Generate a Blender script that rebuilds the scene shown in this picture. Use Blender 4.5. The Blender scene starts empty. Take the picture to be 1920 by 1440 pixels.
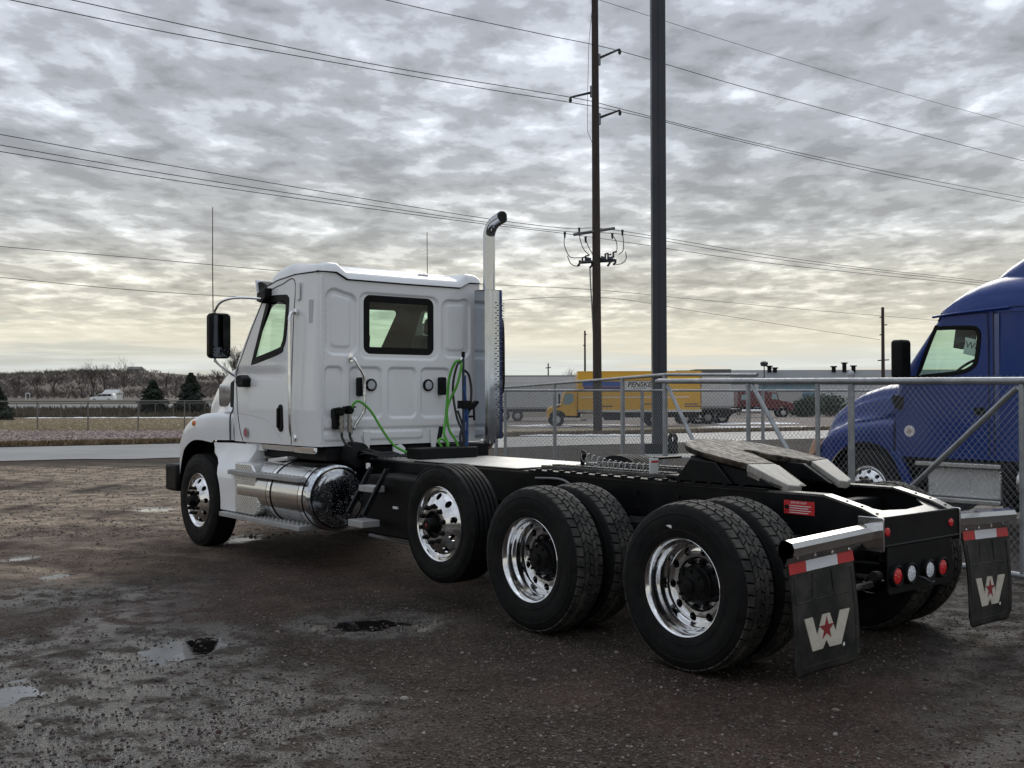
import bpy, math, random
import numpy as np
from mathutils import Vector, Matrix

random.seed(7); RNG = np.random.default_rng(11)
SC = bpy.context.scene
COL = SC.collection
PI = math.pi

# ------------------------------------------------------------------ camera
CAM = np.array([-4.2733, 6.0435, 1.6538]); FOC = 2002.75
YAW, PITCH, ROLL = -0.6912, 0.0103, -0.0030
def cam_axes():
    cy, sy, cp, sp = math.cos(YAW), math.sin(YAW), math.cos(PITCH), math.sin(PITCH)
    f = np.array([cy*cp, sy*cp, sp]); r = np.array([sy, -cy, 0.]); u = np.cross(r, f)
    return f, math.cos(ROLL)*r+math.sin(ROLL)*u, -math.sin(ROLL)*r+math.cos(ROLL)*u
CF, CR, CU = cam_axes()
FH = np.array([math.cos(YAW), math.sin(YAW)]); RH = np.array([math.sin(YAW), -math.cos(YAW)])
cd = bpy.data.cameras.new('camera'); cam = bpy.data.objects.new('camera', cd); COL.objects.link(cam)
cd.sensor_width = 36; cd.lens = FOC/1920*36; cd.clip_start = .05; cd.clip_end = 6000
cam.matrix_world = Matrix(((CR[0], CU[0], -CF[0], CAM[0]), (CR[1], CU[1], -CF[1], CAM[1]), (CR[2], CU[2], -CF[2], CAM[2]), (0, 0, 0, 1)))
SC.camera = cam
SC.render.resolution_x, SC.render.resolution_y = 1024, 768

# ------------------------------------------------------------------ world, sun, exposure
SUN_EL = math.radians(30); SUN_AZ = YAW - math.radians(14)     # ahead of the camera, a little right
SKY_GAIN = 1.0
def make_world():
    w = bpy.data.worlds.new('World'); SC.world = w; w.use_nodes = True
    nt = w.node_tree; nt.nodes.clear(); L = nt.links.new
    def N(t, **k):
        n = nt.nodes.new(t)
        for a, b in k.items(): setattr(n, a, b)
        return n
    def M(op, a, b=None, c=None):
        n = N('ShaderNodeMath', operation=op)
        for i, v in enumerate((a, b, c)):
            if v is None: continue
            if isinstance(v, (int, float)): n.inputs[i].default_value = v
            else: L(v, n.inputs[i])
        return n.outputs[0]
    def ramp(fac, stops, interp='EASE'):
        n = N('ShaderNodeValToRGB'); n.color_ramp.interpolation = interp
        e = n.color_ramp.elements
        while len(e) < len(stops): e.new(.5)
        for q, (p, c) in zip(e, stops): q.position = p; q.color = (*c, 1) if not isinstance(c, float) else (c, c, c, 1)
        L(fac, n.inputs[0]); return n.outputs[0]
    def mixc(f, a, b, mode='MIX'):
        n = N('ShaderNodeMix', data_type='RGBA', blend_type=mode)
        if isinstance(f, (int, float)): n.inputs[0].default_value = f
        else: L(f, n.inputs[0])
        for s, v in ((6, a), (7, b)):
            if isinstance(v, tuple): n.inputs[s].default_value = (*v, 1)
            else: L(v, n.inputs[s])
        return n.outputs[2]
    tc = N('ShaderNodeTexCoord'); sep = N('ShaderNodeSeparateXYZ'); L(tc.outputs['Generated'], sep.inputs[0])
    x, y, z = sep.outputs
    zz = M('MAXIMUM', z, 0.0)
    den = M('ADD', zz, .085)
    px, py = M('DIVIDE', x, den), M('DIVIDE', y, den)
    comb = N('ShaderNodeCombineXYZ'); L(px, comb.inputs[0]); L(py, comb.inputs[1])
    def noise(scale, detail, rough, dist=0., lac=2.1, off=0.):
        n = N('ShaderNodeTexNoise', noise_dimensions='3D'); n.inputs['Scale'].default_value = scale; n.inputs['Detail'].default_value = detail
        n.inputs['Roughness'].default_value = rough; n.inputs['Distortion'].default_value = dist; n.inputs['Lacunarity'].default_value = lac
        r_ = N('ShaderNodeMapping'); r_.inputs['Rotation'].default_value = (0, 0, -YAW+.12); L(comb.outputs[0], r_.inputs[0])      # cloud streets drift along one wind
        m = N('ShaderNodeMapping'); m.inputs['Location'].default_value = (off, off*1.7, off*.3); m.inputs['Scale'].default_value = (.86, 1.0, 1)
        L(r_.outputs[0], m.inputs[0]); L(m.outputs[0], n.inputs['Vector']); return n.outputs[0]
    big = noise(.95, 3, .5, .0, off=3.1)
    cells = noise(4.6, 4, .5, .2, off=9.3)
    fine = noise(8.5, 6, .6, .2, off=1.3)
    dens = M('ADD', M('ADD', M('MULTIPLY', cells, .56), M('MULTIPLY', big, .32)), M('MULTIPLY', fine, .32))   # about .6 mean
    lum = ramp(dens, [(.44, 1.75), (.53, 1.20), (.61, .85), (.72, .62)], 'EASE')
    # colour of the layer against height above the horizon (sine of elevation)
    tint = ramp(z, [(0.0, (.52, .57, .595)), (.025, (.58, .60, .565)), (.052, (.67, .64, .53)), (.095, (.60, .585, .515)), (.155, (.53, .545, .55)), (.24, (.45, .48, .525)), (.37, (.43, .46, .515)), (1.0, (.72, .79, .90))], 'EASE')
    cloud = mixc(1.0, tint, lum, 'MULTIPLY')
    # low band: thin long streaks, little contrast
    sn = N('ShaderNodeTexNoise'); sn.inputs['Scale'].default_value = 1.0; sn.inputs['Detail'].default_value = 5; sn.inputs['Roughness'].default_value = .55
    c2 = N('ShaderNodeCombineXYZ'); az = M('ARCTAN2', y, x)
    L(M('MULTIPLY', az, 5.), c2.inputs[0]); L(M('MULTIPLY', z, 85.), c2.inputs[1]); L(c2.outputs[0], sn.inputs['Vector'])
    streak = ramp(sn.outputs[0], [(.36, 1.13), (.5, 1.0), (.64, .80)], 'EASE')
    sky = N('ShaderNodeTexSky', sky_type='NISHITA'); sky.sun_disc = False; sky.sun_elevation = SUN_EL; sky.sun_rotation = PI/2-SUN_AZ
    sky.air_density = 1.0; sky.dust_density = 1.5; sky.altitude = 400
    clear = mixc(1.0, sky.outputs[0], (.075, .075, .075), 'MULTIPLY')
    low = mixc(1.0, tint, streak, 'MULTIPLY')
    gap = M('MULTIPLY', ramp(sn.outputs[0], [(.50, 0.), (.66, .55)], 'EASE'), ramp(z, [(0., .6), (.07, .9), (.1, 0.)], 'EASE'))
    low = mixc(gap, low, mixc(.5, clear, (.33, .42, .50)))
    k = ramp(z, [(.035, 0.), (.095, 1.)], 'EASE')
    col = mixc(k, low, cloud)
    # the same thin clear air shows in the gaps of the layer
    gap2 = M('MULTIPLY', ramp(dens, [(.36, .35), (.46, 0.)], 'EASE'), .5)
    col = mixc(gap2, col, mixc(.3, clear, (.8, .82, .82)))
    bg = N('ShaderNodeBackground'); L(col, bg.inputs[0]); bg.inputs[1].default_value = SKY_GAIN
    out = N('ShaderNodeOutputWorld'); L(bg.outputs[0], out.inputs[0])
make_world()
sd = bpy.data.lights.new('sun', 'SUN'); sd.energy = 1.1; sd.angle = math.radians(34); sd.color = (1, .95, .86)
sun = bpy.data.objects.new('sun', sd); COL.objects.link(sun)
sdir = Vector((math.cos(SUN_AZ)*math.cos(SUN_EL), math.sin(SUN_AZ)*math.cos(SUN_EL), math.sin(SUN_EL)))
sun.rotation_euler = sdir.to_track_quat('Z', 'Y').to_euler(); sun.location = (0, 0, 60)
vs = SC.view_settings; vs.view_transform = 'Standard'; vs.look = 'None'; vs.exposure = 0.27; vs.gamma = 1; vs.use_curve_mapping = False

# ------------------------------------------------------------------ photo pixel -> place
def ray(px, py): return CF+CR*(px-960)/FOC-CU*(py-720)/FOC
def at(px, py, s): return CAM+ray(px, py)*s
def onplane(px, py, ax, v):
    d = ray(px, py); i = 'xyz'.index(ax); return CAM+d*((v-CAM[i])/d[i])
def su(s, u): return CAM[:2]+FH*s+RH*u                   # metres ahead of / right of the camera's spot
def sstep(a, b, x): t = np.clip((x-a)/(b-a), 0, 1); return t*t*(3-2*t)
def vnoise(x, y, seed=0):
    seed = int(seed)
    x = np.asarray(x, float); y = np.asarray(y, float)
    xi = np.floor(x).astype(np.int64); yi = np.floor(y).astype(np.int64); xf = x-xi; yf = y-yi
    def h(a, b):
        n = (a*374761393+b*668265263+seed*982451653) & 0x7fffffff
        n = ((n ^ (n >> 13))*1274126177) & 0x7fffffff
        return ((n ^ (n >> 16)) & 0xffff)/65535.
    u = xf*xf*(3-2*xf); v = yf*yf*(3-2*yf)
    return (h(xi, yi)*(1-u)+h(xi+1, yi)*u)*(1-v)+(h(xi, yi+1)*(1-u)+h(xi+1, yi+1)*u)*v
def fbm(x, y, o=4, seed=0):
    a = 0; amp = .5
    for i in range(o): a = a+amp*vnoise(x*2**i, y*2**i, seed+i*7); amp *= .5
    return a
PUDDLES = []      # (x, y, rx, ry, angle, depth)
def add_puddle(px, py, wpx, hpx, depth):
    c = onplane(px, py, 'z', 0); l = onplane(px-wpx, py, 'z', 0); t = onplane(px, py-hpx, 'z', 0); b = onplane(px, py+hpx, 'z', 0)
    PUDDLES.append((c[0], c[1], np.hypot(*(c-l)[:2]), np.hypot(*(t-b)[:2])/2, math.atan2((l-c)[1], (l-c)[0]), depth))
add_puddle(318, 1222, 110, 42, .030); add_puddle(690, 1168, 105, 17, .026)
add_puddle(38, 1047, 26, 5, .022); add_puddle(103, 1079, 24, 6, .022); add_puddle(8, 1306, 45, 22, .018)
add_puddle(290, 950, 30, 3, .02); add_puddle(455, 1010, 26, 6, .016)
def profile(s, S, Z): return np.interp(s, S, Z)
HS = [0, 12, 141, 150, 172, 196, 214, 222, 236, 262, 330, 450, 600, 900, 5000]
def T(x, y, micro=False):
    x = np.asarray(x, float); y = np.asarray(y, float)
    dx, dy = x-CAM[0], y-CAM[1]
    s = dx*FH[0]+dy*FH[1]; u = dx*RH[0]+dy*RH[1]
    z = -.0085*np.maximum(s-12, 0)
    z = np.where(s > 141, -1.0965, z)
    hill = 5.+13.*fbm(u/95+3.3, u*0+.5, 4, 5)
    hl = np.clip(1-(u/np.maximum(s, 1)+.22)/.3, 0, 1); hl = hl*hl*(3-2*hl)
    left = profile(s, HS[2:], [0, 0, .8, 1.25, 2.0, 1.55, 1.5, 1.9, 3.6, 8.2, 14, 10, 4])
    left = left+np.where(s > 300, (hill-11)*sstep(300, 520, s), 0)
    z = z+np.where(s > 141, left*(.12+.88*hl), 0)
    z = z-.07*sstep(-3.6, -5.6, y)*sstep(40, 25, s)
    if micro:
        near = sstep(34, 20, s)*sstep(-3, 1.5, s)
        m = (fbm(x*1.1, y*1.1, 3, 1)-.44)*.030+(fbm(x*5, y*5, 3, 2)-.44)*.017+(fbm(x*17, y*17, 2, 3)-.37)*.011
        for (a, b, rx, ry, an, d) in PUDDLES:
            X = ((x-a)*math.cos(an)+(y-b)*math.sin(an))/rx; Y = (-(x-a)*math.sin(an)+(y-b)*math.cos(an))/ry
            m = m-d*np.exp(-(X*X+Y*Y)*1.1)
        z = z+m*near
    return z
def gpt(px, s, off=0.):       # a point on the ground at distance s under image column px
    u = (px-960)*s/FOC; p = su(s, u); return np.array([p[0], p[1], float(T(p[0], p[1]))+off])

# ------------------------------------------------------------------ materials
MATS = {}
def mat(name, col, rough=.5, metal=0., coat=0., var=0., vscale=4., bump=0., bscale=40., rvar=0., spec=.5, dirt=None, dirt_amt=0., dirt_scale=3., emit=None, sheen=0., back=None, kind='noise', coat_rough=.05, stretch=None):
    if name in MATS: return MATS[name]
    m = bpy.data.materials.new(name); m.use_nodes = True; nt = m.node_tree; L = nt.links.new
    b = nt.nodes['Principled BSDF']; out = nt.nodes['Material Output']
    b.inputs['Base Color'].default_value = (*col, 1); b.inputs['Roughness'].default_value = rough; b.inputs['Metallic'].default_value = metal
    b.inputs['Coat Weight'].default_value = coat; b.inputs['Coat Roughness'].default_value = coat_rough; b.inputs['Specular IOR Level'].default_value = spec
    tc = nt.nodes.new('ShaderNodeTexCoord'); vec = tc.outputs['Object']
    if stretch:
        mp = nt.nodes.new('ShaderNodeMapping'); mp.inputs['Scale'].default_value = stretch; L(vec, mp.inputs[0]); vec = mp.outputs[0]
    csock = None
    def noise(sc, det=5, ro=.6):
        n = nt.nodes.new('ShaderNodeTexNoise'); n.inputs['Scale'].default_value = sc; n.inputs['Detail'].default_value = det; n.inputs['Roughness'].default_value = ro
        L(vec, n.inputs['Vector']); return n.outputs[0]
    def mrange(s, a, b_, c, d):
        n = nt.nodes.new('ShaderNodeMapRange'); n.inputs[1].default_value = a; n.inputs[2].default_value = b_; n.inputs[3].default_value = c; n.inputs[4].default_value = d
        L(s, n.inputs[0]); return n.outputs[0]
    def mix(f, a, b_, mode='MIX'):
        n = nt.nodes.new('ShaderNodeMix'); n.data_type = 'RGBA'; n.blend_type = mode
        if isinstance(f, float): n.inputs[0].default_value = f
        else: L(f, n.inputs[0])
        for i, v in ((6, a), (7, b_)):
            if isinstance(v, tuple): n.inputs[i].default_value = (*v[:3], 1)
            else: L(v, n.inputs[i])
        return n.outputs[2]
    if var:
        n = noise(vscale); csock = mix(mrange(n, .3, .7, 0, 1), tuple(c*(1-var) for c in col), tuple(min(1, c*(1+var)) for c in col))
    if dirt:
        n = noise(dirt_scale, 8, .7); f = mrange(n, .45, .8, 0, dirt_amt); csock = mix(f, csock or tuple(col), dirt)
    if csock: L(csock, b.inputs['Base Color'])
    if rvar:
        n = noise(vscale*1.7); L(mrange(n, .3, .7, max(.01, rough-rvar), min(1, rough+rvar)), b.inputs['Roughness'])
    if bump:
        if kind == 'voronoi':
            v = nt.nodes.new('ShaderNodeTexVoronoi'); v.inputs['Scale'].default_value = bscale; L(vec, v.inputs['Vector']); h = v.outputs[0]
        elif kind in ('tread', 'tread_y'):      # raised lozenges of a tread plate
            w = [nt.nodes.new('ShaderNodeTexWave') for _ in (0, 1)]
            for q, ww in enumerate(w):
                mp = nt.nodes.new('ShaderNodeMapping'); mp.inputs['Rotation'].default_value = (0, 0, PI/4*(1 if q else -1)) if kind == 'tread' else (0, PI/4*(1 if q else -1), 0); L(tc.outputs['Object'], mp.inputs[0]); L(mp.outputs[0], ww.inputs['Vector'])
                ww.inputs['Scale'].default_value = bscale
            mm = nt.nodes.new('ShaderNodeMath'); mm.operation = 'MULTIPLY'; L(w[0].outputs[1], mm.inputs[0]); L(w[1].outputs[1], mm.inputs[1]); h = mm.outputs[0]
        else: h = noise(bscale, 4, .6)
        bp = nt.nodes.new('ShaderNodeBump'); bp.inputs['Strength'].default_value = 1; bp.inputs['Distance'].default_value = bump
        L(h, bp.inputs['Height']); L(bp.outputs[0], b.inputs['Normal'])
        if coat and kind != 'noise': L(bp.outputs[0], b.inputs['Coat Normal'])
    if emit: b.inputs['Emission Color'].default_value = (*emit[:3], 1); b.inputs['Emission Strength'].default_value = emit[3]
    if back:      # inside trim on the other face of a thin shell
        d = nt.nodes.new('ShaderNodeBsdfDiffuse'); d.inputs[0].default_value = (*back, 1)
        g = nt.nodes.new('ShaderNodeNewGeometry'); mx = nt.nodes.new('ShaderNodeMixShader')
        L(g.outputs['Backfacing'], mx.inputs[0]); L(b.outputs[0], mx.inputs[1]); L(d.outputs[0], mx.inputs[2]); L(mx.outputs[0], out.inputs[0])
    MATS[name] = m; return m
def glass(name, tint, refl=1.0):
    if name in MATS: return MATS[name]
    m = bpy.data.materials.new(name); m.use_nodes = True; nt = m.node_tree; nt.nodes.clear(); L = nt.links.new
    t = nt.nodes.new('ShaderNodeBsdfTransparent'); t.inputs[0].default_value = (*tint, 1)
    g = nt.nodes.new('ShaderNodeBsdfGlossy'); g.inputs['Roughness'].default_value = .02; g.inputs[0].default_value = (.9, .92, .92, 1)
    fr = nt.nodes.new('ShaderNodeFresnel'); ge = nt.nodes.new('ShaderNodeNewGeometry'); io = nt.nodes.new('ShaderNodeMath'); io.operation = 'MULTIPLY_ADD'; io.inputs[1].default_value = -.8333; io.inputs[2].default_value = 1.5; L(ge.outputs['Backfacing'], io.inputs[0]); L(io.outputs[0], fr.inputs[0])      # same pane from both faces
    mm = nt.nodes.new('ShaderNodeMath'); mm.operation = 'MULTIPLY'; mm.inputs[1].default_value = refl; L(fr.outputs[0], mm.inputs[0])
    mx = nt.nodes.new('ShaderNodeMixShader'); o = nt.nodes.new('ShaderNodeOutputMaterial')
    L(mm.outputs[0], mx.inputs[0]); L(t.outputs[0], mx.inputs[1]); L(g.outputs[0], mx.inputs[2]); L(mx.outputs[0], o.inputs[0])
    MATS[name] = m; return m
WHITE = mat('white_paint', (.80, .81, .82), .32, coat=.6, coat_rough=.06, dirt=(.42, .40, .37), dirt_amt=.14, dirt_scale=2.2, back=(.02, .02, .022), bump=.0006, bscale=9.)
WHITE2 = mat('white_paint_plain', (.80, .81, .82), .35, coat=.5, dirt=(.42, .40, .37), dirt_amt=.18, dirt_scale=3.)
BLACK = mat('black_chassis_paint', (.0055, .006, .007), .38, spec=.18, var=.35, rvar=.12, dirt=(.05, .045, .04), dirt_amt=.10, dirt_scale=5)
BLACKP = mat('black_plastic', (.006, .006, .0065), .5, rvar=.1, spec=.15)
DARK = mat('dark_steel', (.008, .0085, .0095), .55, spec=.15, var=.4, vscale=8, dirt=(.05, .042, .035), dirt_amt=.25)
CHROME = mat('chrome', (.86, .87, .88), .05, 1., rvar=.03, vscale=6)
POLISH = mat('polished_aluminium', (.80, .80, .80), .13, 1., var=.06, rvar=.06, vscale=7, bump=.0004, bscale=30, dirt=(.35, .33, .30), dirt_amt=.12)
ALU = mat('tank_aluminium', (.62, .62, .61), .20, 1., var=.08, rvar=.06, vscale=3, stretch=(.3, 3, 3))
TREADP = mat('tread_plate', (.66, .66, .65), .33, 1., var=.12, rvar=.1, vscale=9, bump=.004, bscale=17., kind='tread', dirt=(.25, .22, .18), dirt_amt=.2)
DECKM = mat('deck_plate', (.62, .61, .58), .45, .75, var=.12, rvar=.1, bump=.004, bscale=12., kind='tread', dirt=(.42, .37, .29), dirt_amt=.45)
RUBBER = mat('tyre_rubber', (.0085, .0088, .0093), .62, var=.35, vscale=9, rvar=.12, bump=.0008, bscale=60, dirt=(.05, .044, .038), dirt_amt=.26, dirt_scale=7, spec=.13)
TREADR = mat('tyre_tread_rubber', (.034, .033, .031), .75, var=.4, vscale=14, dirt=(.19, .175, .15), dirt_amt=.6, dirt_scale=9, spec=.25)
FLAPM = mat('flap_rubber', (.013, .0135, .014), .5, spec=.3, var=.3, vscale=5, dirt=(.12, .105, .085), dirt_amt=.45, dirt_scale=5)
GREEN = mat('green_hose', (.075, .33, .03), .38, var=.12, vscale=20)
BLUEH = mat('blue_hose', (.012, .055, .19), .42, var=.15)
BLKH = mat('black_hose', (.016, .016, .017), .45)
RED = mat('red_lens', (.62, .012, .018), .22, coat=.5, bump=.003, bscale=80, kind='voronoi')
REDR = mat('red_reflective', (.55, .018, .022), .45, bump=.001, bscale=120, kind='voronoi', dirt=(.3, .2, .16), dirt_amt=.2)
WREF = mat('white_reflective', (.74, .76, .80), .4, bump=.001, bscale=120, kind='voronoi', dirt=(.4, .37, .32), dirt_amt=.25)
CLEAR = mat('clear_lens', (.70, .73, .78), .2, coat=.5, bump=.004, bscale=90, kind='voronoi')
CREAM = mat('emblem_cream', (.60, .56, .47), .55, dirt=(.25, .2, .14), dirt_amt=.5, dirt_scale=18)
STARR = mat('emblem_star_red', (.25, .02, .025), .5)
AMBER = mat('amber_lens', (.70, .16, .02), .2, coat=.5)
GLASS = glass('window_glass', (.76, .90, .82), 1.0)
GLASSD = glass('window_glass_tinted', (.70, .86, .78), .9)
GALV = mat('galvanised_steel', (.34, .355, .37), .42, .55, var=.22, vscale=7, rvar=.12, dirt=(.20, .17, .14), dirt_amt=.25)
WIRED = mat('weathered_wire', (.20, .205, .21), .5, .4, var=.2, vscale=3)
STACKM = mat('stack_chrome', (.50, .52, .55), .10, 1., rvar=.05, vscale=5)
WIREM = mat('galvanised_wire', (.32, .33, .34), .45, .5, var=.2, vscale=3)
GREASE = mat('greased_plate', (.014, .011, .009), .55, .0, var=.6, vscale=9, rvar=.25, spec=.2, bump=.022, bscale=7, stretch=(1, 4., 1), dirt=(.17, .135, .10), dirt_amt=1., dirt_scale=7)
STEPM = mat('step_aluminium', (.36, .36, .355), .55, .35, var=.12, rvar=.1, vscale=9, dirt=(.2, .18, .15), dirt_amt=.25)
RAMPM = mat('bare_ramp_steel', (.40, .385, .35), .5, .3, var=.25, vscale=12, dirt=(.12, .10, .08), dirt_amt=.4, stretch=(1, 6, 1))
LABELW = mat('label_white', (.72, .72, .70), .5)
LABELK = mat('label_ink', (.02, .02, .02), .6)
INTER = mat('cab_trim', (.025, .026, .03), .7, var=.3)

# ------------------------------------------------------------------ mesh building
class MB:
    def __init__(s): s.v = []; s.f = []; s.n = 0
    def add(s, v, f):
        s.v.append(np.asarray(v, float).reshape(-1, 3)); o = s.n
        s.f += [tuple(i+o for i in q) for q in f]; s.n += len(s.v[-1]); return s
    def box(s, x0, x1, y0, y1, z0, z1, rot=None, piv=None):
        v = np.array([(x, y, z) for x in (x0, x1) for y in (y0, y1) for z in (z0, z1)], float)
        if rot is not None:
            c = np.array(piv if piv is not None else v.mean(0)); R = np.array(Matrix.Rotation(rot[1], 3, rot[0])); v = (v-c)@R.T+c
        return s.add(v, [(0, 1, 3, 2), (4, 6, 7, 5), (0, 4, 5, 1), (2, 3, 7, 6), (0, 2, 6, 4), (1, 5, 7, 3)])
    def tube(s, pts, r, n=8, caps=True, closed=False):
        P = np.asarray(pts, float); m = len(P); rr = np.full(m, r, float) if np.isscalar(r) else np.asarray(r, float)
        t = np.gradient(P, axis=0) if not closed else np.roll(P, -1, 0)-np.roll(P, 1, 0)
        t /= np.linalg.norm(t, axis=1)[:, None]+1e-12
        a = np.array([0, 0, 1.]) if abs(t[0][2]) < .9 else np.array([1., 0, 0])
        u = np.cross(t[0], a); u /= np.linalg.norm(u); V = []
        ang = np.arange(n)*2*PI/n
        for i in range(m):
            u = u-t[i]*(u@t[i]); u /= np.linalg.norm(u)+1e-12; w = np.cross(t[i], u)
            V.append(P[i]+rr[i]*(np.cos(ang)[:, None]*u+np.sin(ang)[:, None]*w))
        f = []
        for i in range(m if closed else m-1):
            j = (i+1) % m
            for k in range(n): f.append((i*n+k, i*n+(k+1) % n, j*n+(k+1) % n, j*n+k))
        if caps and not closed: f.append(tuple(range(n))[::-1]); f.append(tuple((m-1)*n+k for k in range(n)))
        return s.add(np.concatenate(V), f)
    def cyl(s, p0, p1, r, n=16, r1=None): return s.tube([p0, p1], [r, r if r1 is None else r1], n)
    def lathe(s, prof, n=48, c=(0, 0, 0), axis='y', cap=False):     # prof: (axial, radius)
        P = np.array(prof, float); a = np.arange(n)*2*PI/n; m = len(P)
        A = np.repeat(P[:, 0], n); r = np.repeat(P[:, 1], n); th = np.tile(a, m)
        q = {'y': (r*np.cos(th), A, r*np.sin(th)), 'x': (A, r*np.sin(th), r*np.cos(th)), 'z': (r*np.cos(th), -r*np.sin(th), A)}[axis]
        v = np.stack(q, -1)+np.array(c)
        f = [(i*n+k, (i+1)*n+k, (i+1)*n+(k+1) % n, i*n+(k+1) % n) for i in range(m-1) for k in range(n)]
        if cap: f += [tuple(range(n)), tuple((m-1)*n+k for k in range(n))[::-1]]
        return s.add(v, f)
    def prism(s, poly, axis, a, b):          # polygon in the two other axes, pushed from a to b
        k = len(poly)
        def P(q, d): return {'x': (d, q[0], q[1]), 'y': (q[0], d, q[1]), 'z': (q[0], q[1], d)}[axis]
        v = [P(q, a) for q in poly]+[P(q, b) for q in poly]
        f = [tuple(range(k))[::-1], tuple(range(k, 2*k))]+[(i, (i+1) % k, k+(i+1) % k, k+i) for i in range(k)]
        return s.add(v, f)
    def grid(s, V, mask=None, wrap=False, flip=False):        # V: (n, m, 3)
        n, m, _ = V.shape; f = []
        idx = np.arange(n*m).reshape(n, m)
        a, b, c, d = idx[:-1, :-1], idx[1:, :-1], idx[1:, 1:], idx[:-1, 1:]
        q = np.stack([a, d, c, b] if flip else [a, b, c, d], -1)
        q = q[mask] if mask is not None else q.reshape(-1, 4)
        return s.add(V.reshape(-1, 3), [tuple(t) for t in q.tolist()])
    def mesh(s, name, m, smooth=35):
        me = bpy.data.meshes.new(name); v = np.concatenate(s.v) if s.v else np.zeros((0, 3))
        me.from_pydata(v.tolist(), [], s.f); me.materials.append(m)
        if smooth:
            me.polygons.foreach_set('use_smooth', [True]*len(me.polygons)); me.set_sharp_from_angle(angle=math.radians(smooth))
        me.update(); return me
    def build(s, name, m, parent=None, smooth=35, bevel=0., loc=None, seg=2, label=None, fix=False):
        me = s.mesh(name, m, smooth)
        if fix:
            import bmesh
            b = bmesh.new(); b.from_mesh(me); bmesh.ops.recalc_face_normals(b, faces=b.faces); b.to_mesh(me); b.free()
        o = link(name, me, parent, loc)
        if bevel:
            md = o.modifiers.new('bevel', 'BEVEL'); md.width = bevel; md.segments = seg; md.limit_method = 'ANGLE'; md.angle_limit = math.radians(40); md.harden_normals = False
        if label: o['label'] = label
        return o
def link(name, data, parent=None, loc=None, rotz=0.):
    o = bpy.data.objects.new(name, data); COL.objects.link(o)
    if parent: o.parent = parent
    if loc is not None: o.location = tuple(loc)
    if rotz: o.rotation_euler = (0, 0, rotz)
    return o
def thing(name, label, cat, loc=(0, 0, 0), rotz=0., group=None):
    o = link(name, None, None, loc, rotz); o.empty_display_size = .3
    return tag(o, label, cat, group)
def tag(o, label, cat=None, group=None, kind=None):
    if label: o['label'] = label
    if cat: o['category'] = cat
    if group: o['group'] = group
    if kind: o['kind'] = kind
    return o
def struct(o): o['kind'] = 'structure'; return o
def rrect(cx, cy, w, h, r, n=6):
    p = []
    for sx, sy, a0 in ((1, 1, 0), (-1, 1, PI/2), (-1, -1, PI), (1, -1, 1.5*PI)):
        for k in range(n+1):
            a = a0+PI/2*k/n; p.append((cx+sx*(w/2-r)+r*math.cos(a), cy+sy*(h/2-r)+r*math.sin(a)))
    return p
def smoothline(pts, n=10):
    P = np.array(pts, float); P = np.vstack([2*P[0]-P[1], P, 2*P[-1]-P[-2]]); out = []
    for i in range(1, len(P)-2):
        for k in range(n):
            t = k/n; a, b, c, d = P[i-1], P[i], P[i+1], P[i+2]
            out.append(.5*((2*b)+(-a+c)*t+(2*a-5*b+4*c-d)*t*t+(-a+3*b-3*c+d)*t**3))
    out.append(P[-2]); return np.array(out)
def inpoly(px, py, poly):
    px = np.asarray(px); r = np.zeros(px.shape, bool); n = len(poly)
    for i in range(n):
        x0, y0 = poly[i]; x1, y1 = poly[(i+1) % n]
        if y0 == y1: continue
        c = ((y0 > py) != (y1 > py)) & (px < (x1-x0)*(py-y0)/(y1-y0)+x0); r ^= c
    return r
def text_obj(body, size, m, name, parent, origin, xdir, ydir, lift=.002, shear=0., bold=0.):
    cu = bpy.data.curves.new(name, 'FONT'); cu.body = body; cu.size = size; cu.align_x = 'CENTER'; cu.align_y = 'CENTER'; cu.shear = shear; cu.offset = bold; cu.resolution_u = 2
    ob = bpy.data.objects.new(name, cu); COL.objects.link(ob); dg = bpy.context.evaluated_depsgraph_get()
    me = bpy.data.meshes.new_from_object(ob.evaluated_get(dg)); bpy.data.objects.remove(ob)
    X = Vector(xdir).normalized(); Y = Vector(ydir).normalized(); Z = X.cross(Y); o = Vector(origin)+Z*lift
    me.transform(Matrix(((X.x, Y.x, Z.x, o.x), (X.y, Y.y, Z.y, o.y), (X.z, Y.z, Z.z, o.z), (0, 0, 0, 1))))
    me.materials.clear(); me.materials.append(m); return link(name, me, parent)
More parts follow.
